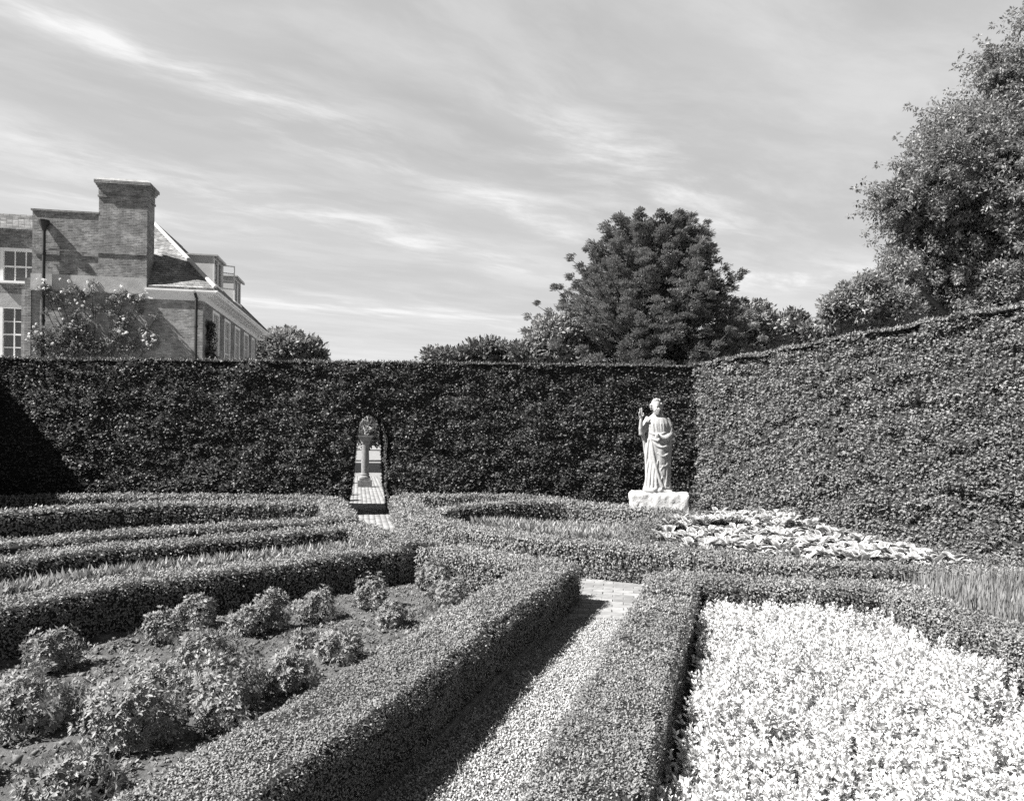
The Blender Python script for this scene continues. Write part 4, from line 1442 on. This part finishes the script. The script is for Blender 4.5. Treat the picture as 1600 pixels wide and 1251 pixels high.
def sash(parent, c, ax, nrm, w_, h_, nx, ny, fr=.07, wide=.09):
    """sash window: frame, bars and panes; c is the bottom centre on the wall face"""
    c, ax, nrm = [np.array(q_, float) for q_ in (c, ax, nrm)]
    up_ = np.array([0, 0, 1.0])
    f_ = Geo()
    for s_ in (-1, 1):
        f_.obox(c + ax * s_ * (w_ / 2 - wide / 2) + up_ * h_ / 2 - nrm * .03, ax, nrm, up_, wide / 2, .05, h_ / 2)
    f_.obox(c + up_ * (h_ - wide / 2) - nrm * .03, ax, nrm, up_, w_ / 2 - wide - .001, .048, wide / 2)
    f_.obox(c + up_ * .035 + nrm * .03, ax, nrm, up_, w_ / 2 + .04, .11, .034)
    iw, ih = w_ - 2 * wide, h_ - wide - .07
    for i in range(1, nx):
        x = -iw / 2 + iw * i / nx
        f_.obox(c + ax * x + up_ * (.07 + ih / 2) - nrm * .045, ax, nrm, up_, .013, .018, ih / 2)
    for j in range(1, ny):
        z = .07 + ih * j / ny
        f_.obox(c + up_ * z - nrm * .046, ax, nrm, up_, iw / 2, .016, .024 if j == ny // 2 else .013)
    o_ = f_.build('window', 'paint', parent)
    p_ = Geo()
    q_ = c - nrm * .06
    p_.add([q_ - ax * (iw / 2) + up_ * .07, q_ + ax * (iw / 2) + up_ * .07, q_ + ax * (iw / 2) + up_ * (.07 + ih), q_ - ax * (iw / 2) + up_ * (.07 + ih)], [(0, 1, 2, 3)])
    p_.build('pane', 'glass', o_)
    return o_


for (a, b) in WIN:
    sash(hs, (-.02, (a + b) / 2, 3.4), (0, 1, 0), (1, 0, 0), b - a, 2.38, 3, 4)
# parapet block rising left of the roof
hp(lambda q_: (q_.box(-4.82, -2.99, -.02, .5, 6.44, 8.32), q_.box(-4.82, -4.4, .5, 4.0, 6.44, 8.32)), 'parapet_wall', 'brick')
hp(lambda q_: q_.box(-4.86, -2.98, -.05, .54, 8.32, 8.37), 'coping', 'coping')
hp(lambda q_: (q_.box(-4.84, -1.95, -.052, .38, 5.965, 6.44), q_.box(-1.949, -1.62, -.052, .38, 5.965, 6.44)), 'rendered_band', 'render')
hp(lambda q_: (q_.box(-4.86, -1.63, -.068, -.046, 7.14, 7.2),), 'string_course', 'brick_pale')
hp(lambda q_: (q_.box(-4.86, -1.66, -.09, -.05, 5.93, 5.962),), 'drip_moulding', 'coping')


def pier(q_):
    q_.box(-5.0, -4.826, -.04, .9, 0, 6.3)


hp(pier, 'pier', 'brick')


def chimney(q_):
    q_.box(-2.99, -1.62, -.045, .6, 6.442, 8.93)


ch = hp(chimney, 'chimney', 'brick')
hp(lambda q_: (q_.box(-3.02, -1.59, -.075, .63, 8.84, 8.90), q_.box(-3.0, -1.61, -.055, .61, 8.931, 9.12), q_.box(-3.03, -1.58, -.085, .64, 9.12, 9.18), q_.box(-3.06, -1.55, -.115, .67, 9.18, 9.24),
               q_.box(-3.10, -1.51, -.155, .71, 9.24, 9.33)), 'chimney_cap', 'brick', ch)
g = Geo()
V = [(-3.10, -.155, 9.331), (-1.51, -.155, 9.331), (-1.51, .71, 9.331), (-3.10, .71, 9.331), (-2.98, -.04, 9.43), (-1.63, -.04, 9.43), (-1.63, .58, 9.43), (-2.98, .58, 9.43)]
g.add(V, [(0, 1, 5, 4), (1, 2, 6, 5), (2, 3, 7, 6), (3, 0, 4, 7), (4, 5, 6, 7)])
g.build('flaunching', 'coping', ch)
# roof of the main block
E_, ZE, ZR, XR = .36, 6.2, 8.95, -2.4
ya, yb = -E_, SIDE + E_
ya = -.03
r1, r2 = ya + 2.76, yb - 2.76
XW = XR * 2 - E_
XF = -1.66


def roof(q_):
    kx = XR - XF
    V = [(E_, ya, ZE), (E_, yb, ZE), (XR, r2, ZR), (XR, r1, ZR), (XW, ya + .9, ZE + .1), (XW, yb, ZE), (XF, ya, ZE), (XF, r1, ZR - .02), (XF, .77, 7.33), (XR, .77, 7.33)]
    q_.add(V, [(0, 1, 2, 3)])
    q_.add(V, [(1, 5, 2)])
    q_.add(V, [(5, 4, 3, 2)])
    q_.add([(E_, ya, ZE), (XR, r1, ZR), (XR, .77, 7.33), (XF, .77, 7.33), (XF, ya, ZE)], [(0, 1, 2, 3, 4)])
    q_.add([(E_, ya, ZE - .04), (E_, yb, ZE - .04), (XF, yb, ZE - .04), (XF, ya, ZE - .04)], [(0, 1, 2, 3)])
    q_.add([(E_, ya, ZE), (E_, ya, ZE - .04), (E_, yb, ZE - .04), (E_, yb, ZE)], [(0, 1, 2, 3)])
    q_.add([(E_, ya, ZE), (E_, ya, ZE - .04), (XF, ya, ZE - .04), (XF, ya, ZE)], [(0, 1, 2, 3)])


# courses of tiles as real overlapping strips on the two visible slopes
rf = hp(roof, 'roof', 'tiles')


def courses(q_):
    N = 28
    for i in range(N):
        t0, t1 = i / N, (i + 1.25) / N
        z0, z1 = ZE + (ZR - ZE) * t0, ZE + (ZR - ZE) * min(1, t1)
        k0, k1 = t0 * 2.76, min(1, t1) * 2.76
        # front slope
        xa0 = xa1 = XF if z1 < 7.35 else XR
        xb0, xb1 = E_ - k0, E_ - k1
        j = random.uniform(-.006, .006)
        q_.add([(xa0, ya + k0 - .012, z0 + .035 + j), (xb0, ya + k0 - .012, z0 + .035 + j), (xb1, ya + k1, z1 + .008), (xa1, ya + k1, z1 + .008),
                (xa0, ya + k0 - .012, z0 + .004), (xb0, ya + k0 - .012, z0 + .004)], [(0, 1, 2, 3), (4, 5, 1, 0)])
        q_.add([(xb0 + .012, ya + k0, z0 + .035 + j), (xb0 + .012, yb - k0, z0 + .035 + j), (xb1, yb - k1, z1 + .008), (xb1, ya + k1, z1 + .008),
                (xb0 + .012, ya + k0, z0 + .004), (xb0 + .012, yb - k0, z0 + .004)], [(0, 1, 2, 3), (4, 5, 1, 0)])


hp(courses, 'tile_courses', 'tiles', rf)
g = Geo()
g.tube([(E_ + .0, ya + .0, ZE + .07), (XR, r1, ZR + .07)], .065, 8)
g.build('hip_lead', 'lead', rf)
g = Geo()
g.tube([(XR, r1, ZR + .04), (XR, r2, ZR + .04)], .07, 8)
g.tube([(E_, yb, ZE + .05), (XR, r2, ZR + .05)], .05, 8)
g.build('ridge_tiles', 'tiles', rf)


# cornice: gutter board, soffit, brackets, frieze
def cornice(q_):
    q_.box(-1.66, E_ + .03, ya - .03, ya + .02, 6.04, 6.155)
    q_.box(-1.66, E_ + .06, ya - .055, ya - .031, 6.10, 6.158)
    q_.box(E_ - .03, E_ + .05, ya + .021, yb, 6.04, 6.155)
    q_.box(E_ + .051, E_ + .09, ya - .09, yb, 6.10, 6.158)
    q_.box(-1.66, -.0, ya + .021, -.001, 6.0745, 6.1)
    q_.box(.0, E_ - .031, ya + .021, yb, 6.075, 6.1)
    q_.box(-1.95, .0, -.04, -.002, 5.83, 6.074)
    q_.box(.001, .04, -.04, SIDE, 5.83, 6.074)


cn = hp(cornice, 'cornice', 'paint')
for i in range(5):
    x = -1.62 + i * .38
    hp(lambda q_: q_.box(x, x + .13, -.058, -.041, 5.985, 6.039), 'bracket', 'paint', cn)
for i in range(22):
    y = .02 + i * .4
    hp(lambda q_: q_.box(.041, .27, y, y + .13, 5.985, 6.074), 'bracket', 'paint', cn)


# dormers on the side slope
def dormer(t_, wd, open_sash=False):
    dm = Geo()
    x1 = E_ - .6
    zb, zt = 6.83, 7.74
    xi = E_ - (zt - ZE)
    # two cheeks and the front frame
    for y in (t_, t_ + wd):
        if y != t_:
            dm = Geo()
        dm.add([(x1, y, zb), (x1, y, zt), (xi, y, zt), (x1, y + .03, zb), (x1, y + .03, zt), (xi, y + .03, zt)], [(0, 1, 2), (5, 4, 3)])
        dm.add([(x1, y, zb), (x1, y, zt), (x1, y + .03, zt), (x1, y + .03, zb)], [(0, 1, 2, 3)])
        if y == t_:
            d_ = dm.build('dormer', 'paint_grey', hs)
        else:
            dm.build('cheek', 'paint_grey', d_)
    r_ = Geo()
    r_.box(xi - .1, x1 + .16, t_ - .04, t_ + wd + .16, zt, zt + .05)
    r_.box(x1 + .1, x1 + .18, t_ - .03, t_ + wd + .13, zt - .05, zt - .001)
    V = [(xi - .2, t_ - .03, zt + .051), (x1 + .14, t_ - .03, zt + .051), (x1 + .14, t_ + wd + .13, zt + .051), (xi - .2, t_ + wd + .13, zt + .051), (xi - .2, t_ + wd / 2, zt + .1), (x1 + .02, t_ + wd / 2, zt + .1)]
    r_.add(V, [(0, 1, 5, 4), (2, 3, 4, 5)])
    r_.add(V, [(1, 2, 5)])
    r_.build('dormer_roof', 'lead', d_)
    f_ = Geo()
    f_.box(x1 + .001, x1 + .05, t_, t_ + .07, zb, zt)
    f_.box(x1 + .001, x1 + .05, t_ + wd - .05, t_ + wd + .02, zb, zt)
    f_.box(x1 + .001, x1 + .05, t_ + wd / 2 - .03, t_ + wd / 2 + .03, zb, zt - .07)
    f_.box(x1 + .001, x1 + .048, t_ + .071, t_ + wd - .051, zt - .07, zt - .002)
    f_.box(x1 + .001, x1 + .09, t_ - .02, t_ + wd + .04, zb - .06, zb - .001)
    f_.build('dormer_frame', 'paint', d_)
    p_ = Geo()
    p_.add([(x1 + .01, t_, zb), (x1 + .01, t_ + wd, zb), (x1 + .01, t_ + wd, zt - .01), (x1 + .01, t_, zt - .01)], [(0, 1, 2, 3)])
    p_.build('pane', 'glass', d_)
    if open_sash:      # a casement standing open
        c_ = Geo()
        a = np.array([x1 + .06, t_ + wd - .02])
        e = np.array([x1 + .46, t_ + wd + .12])
        ax = (e - a) / np.linalg.norm(e - a)
        nn2 = np.array([-ax[1], ax[0]])
        L_ = np.linalg.norm(e - a)
        mid = (a + e) / 2
        for s_ in (-1, 1):
            c_.obox((mid[0] + ax[0] * s_ * (L_ / 2 - .02), mid[1] + ax[1] * s_ * (L_ / 2 - .02), (zb + zt) / 2), (ax[0], ax[1], 0), (nn2[0], nn2[1], 0), (0, 0, 1), .02, .015, (zt - zb) / 2 - .03)
        for z in (zb + .05, zb + .33, zb + .6, zt - .05):
            c_.obox((mid[0], mid[1], z), (ax[0], ax[1], 0), (nn2[0], nn2[1], 0), (0, 0, 1), L_ / 2 - .04, .014, .018)
        c_.build('open_casement', 'paint', d_)


dormer(2.1, 1.1, True)
dormer(5.2, 1.1)


# downpipes
def pipe(x, y, ztop, hopper):
    q_ = Geo()
    q_.tube([(x, y, .1), (x, y, ztop - .1)], .045, 10)
    for z in np.arange(1.0, ztop - .3, 1.0):
        q_.tube([(x, y, z), (x, y, z + .07)], .058, 10)
    o_ = q_.build('downpipe', 'iron', hs)
    h_ = Geo()
    if hopper:
        h_.lathe([(.05, ztop - .25), (.07, ztop - .2), (.14, ztop), (.15, ztop + .06), (.13, ztop + .06), (.0, ztop + .02)], 10, (x, y, 0))
        h_.tube([(x - .02, y + .03, ztop + .02), (x - .1, y + .12, ztop + .08)], .04, 8)
    else:
        h_.tube([(x, y, ztop - .12), (x, y, ztop - .03), (x, y - .12, ztop + .06), (x, y - .2, ztop + .1)], .045, 8)
    h_.build('hopper', 'iron', o_)


pipe(-4.45, -.13, 7.95, True)
pipe(-.17, -.10, 5.95, False)

# recessed left wing
WY = .9


def wing(q_):
    # openings x -6.13..-5.03 for two windows
    q_.box(-13, -6.13, WY, WY + .35, 0, 7.9)
    q_.box(-5.03, -4.83, WY, WY + .35, 0, 7.9)
    q_.box(-6.13, -5.03, WY, WY + .35, 0, 3.85)
    q_.box(-6.13, -5.03, WY, WY + .35, 5.6, 6.28)
    q_.box(-6.13, -5.03, WY, WY + .35, 7.38, 7.9)


hp(wing, 'wing_wall', 'brick')
hp(lambda q_: q_.box(-13, -5.005, WY - .03, WY - .001, 5.61, 5.97), 'wing_band', 'render')
sash(hs, (-5.58, WY - .0, 6.28), (1, 0, 0), (0, -1, 0), 1.1, 1.1, 3, 2)
sash(hs, (-5.58, WY - .0, 3.85), (1, 0, 0), (0, -1, 0), 1.1, 1.76, 3, 4)


def wroof(q_):
    N = 12
    for i in range(N):
        t0, t1 = i / N, min(1, (i + 1.2) / N)
        y0, z0 = WY - .2 + 2.0 * t0, 7.93 + 1.0 * t0
        y1, z1 = WY - .2 + 2.0 * t1, 7.93 + 1.0 * t1
        q_.add([(-13, y0 - .01, z0 + .035), (-4.83, y0 - .01, z0 + .035), (-4.83, y1, z1), (-13, y1, z1), (-13, y0 - .01, z0), (-4.83, y0 - .01, z0)], [(0, 1, 2, 3), (4, 5, 1, 0)])
    q_.box(-13, -4.83, WY - .2, WY + 2.0, 7.901, 7.928)


hp(wroof, 'wing_roof', 'tiles')


# climbing rose on the front wall
def climber(name, spots, yface, label, leafmat, flowers, leaf=.075, cat='climbing plant', n_leaf=36, axis='x'):
    root = empty(name, (HX, HY, HZ), math.atan2(.166, .986))
    root.scale = (HS, HS, HS)
    tag(root, label, cat)
    f_, st, fl = Geo(), Geo(), Geo()
    C = []
    for (x, z, r, k) in spots:
        for j in range(k):
            a = random.uniform(0, 6.28)
            rr_ = r * math.sqrt(random.random())
            dep = random.uniform(.03, .08 + r * .3)
            if axis == 'x':
                C.append((x + rr_ * math.cos(a), yface - dep, z + rr_ * math.sin(a) * .85))
            else:
                C.append((yface + dep, x + rr_ * math.cos(a), z + rr_ * math.sin(a) * .85))
    C = np.array(C)
    cluster(f_, C, .10, n_leaf, leaf, 0, droop=.1, flat=.9, aspect=.6)
    f_.build('foliage', leafmat, root)
    xs_ = [s_[0] for s_ in spots]
    for (x, z, r, k) in spots:
        x0 = np.mean(xs_) + (x - np.mean(xs_)) * .4
        q_ = [(x0, yface - .03, 0), (x0 + random.uniform(-.1, .1), yface - .05, z * .6), (x, yface - .06, z)] if axis == 'x' else [(yface + .03, x0, 0), (yface + .05, x0, z * .6), (yface + .06, x, z)]
        st.tube(smooth_line(q_, .2), .009, 6)
    st.build('stem', 'bark', root)
    if flowers:
        for (x, z, r, k) in flowers:
            for j in range(k):
                a = random.uniform(0, 6.28)
                rr_ = r * math.sqrt(random.random())
                c = np.array([[x + rr_ * math.cos(a), yface - random.uniform(.12, .32), z + rr_ * math.sin(a)]])
                n_ = 14
                D = rdir(n_)
                blades(fl, np.repeat(c, n_, 0), D + [0, -.4, .2], rdir(n_), random.uniform(.04, .06), .04, 0)
        fl.build('blossom', 'rose_petal', root)


def hx(px):      # place along the house front of a direction in the picture
    k = (px - 800) / 1100
    return (k * 21.8 + 9.62) / (.986 - k * .166)


def hzz(px, py):
    x = hx(px)
    Yd = 21.8 + .166 * x
    return EYE + (684.7 + .012 * (px - 800) - py) * Yd / 1100


spots = [(70, 455, 14, 12), (85, 470, 14, 12), (110, 455, 16, 14), (130, 465, 16, 16), (142, 445, 10, 8), (100, 480, 12, 9), (120, 495, 14, 10), (75, 490, 10, 5), (150, 480, 14, 8),
         (70, 530, 22, 40), (95, 525, 20, 30), (120, 520, 22, 40), (140, 540, 22, 42), (75, 550, 24, 44), (110, 548, 26, 50), (160, 545, 18, 28), (130, 505, 12, 12),
         (180, 470, 14, 18), (195, 462, 14, 16), (215, 470, 12, 14), (175, 490, 12, 10), (190, 500, 16, 20), (185, 520, 16, 24), (200, 540, 18, 28), (215, 490, 12, 7), (222, 515, 12, 7), (236, 528, 12, 9), (228, 545, 12, 7), (244, 497, 8, 3)]
sp = [(hx(a), hzz(a, b), r * (.0125 if b < 510 else .016), max(2, int(k * (.5 if b < 510 else .6)))) for a, b, r, k in spots]
fw = [(hx(a), hzz(a, b), r * .0197, k) for a, b, r, k in [(237, 532, 11, 16), (68, 440, 8, 5), (105, 450, 14, 4), (140, 450, 10, 3), (185, 452, 8, 3), (75, 455, 10, 4), (205, 470, 18, 6), (126, 480, 12, 4), (60, 520, 12, 6), (110, 520, 40, 12), (200, 515, 14, 5)]]
climber('climbing_rose', sp, -.06, 'climbing rose with pale blossoms spread over the front brick wall of the house', 'rose_leaf', fw, leaf=.075, n_leaf=26)
climber('wall_creeper', [(.55, 4.3, .32, 20), (.6, 4.9, .25, 12), (.5, 5.2, .16, 6), (.75, 3.9, .35, 20), (1.3, 4.1, .22, 7), (.6, 3.4, .4, 16)], .0, 'small dark creeper on the shaded side wall by the drainpipe', 'dark_leaf', None, leaf=.08, axis='y')
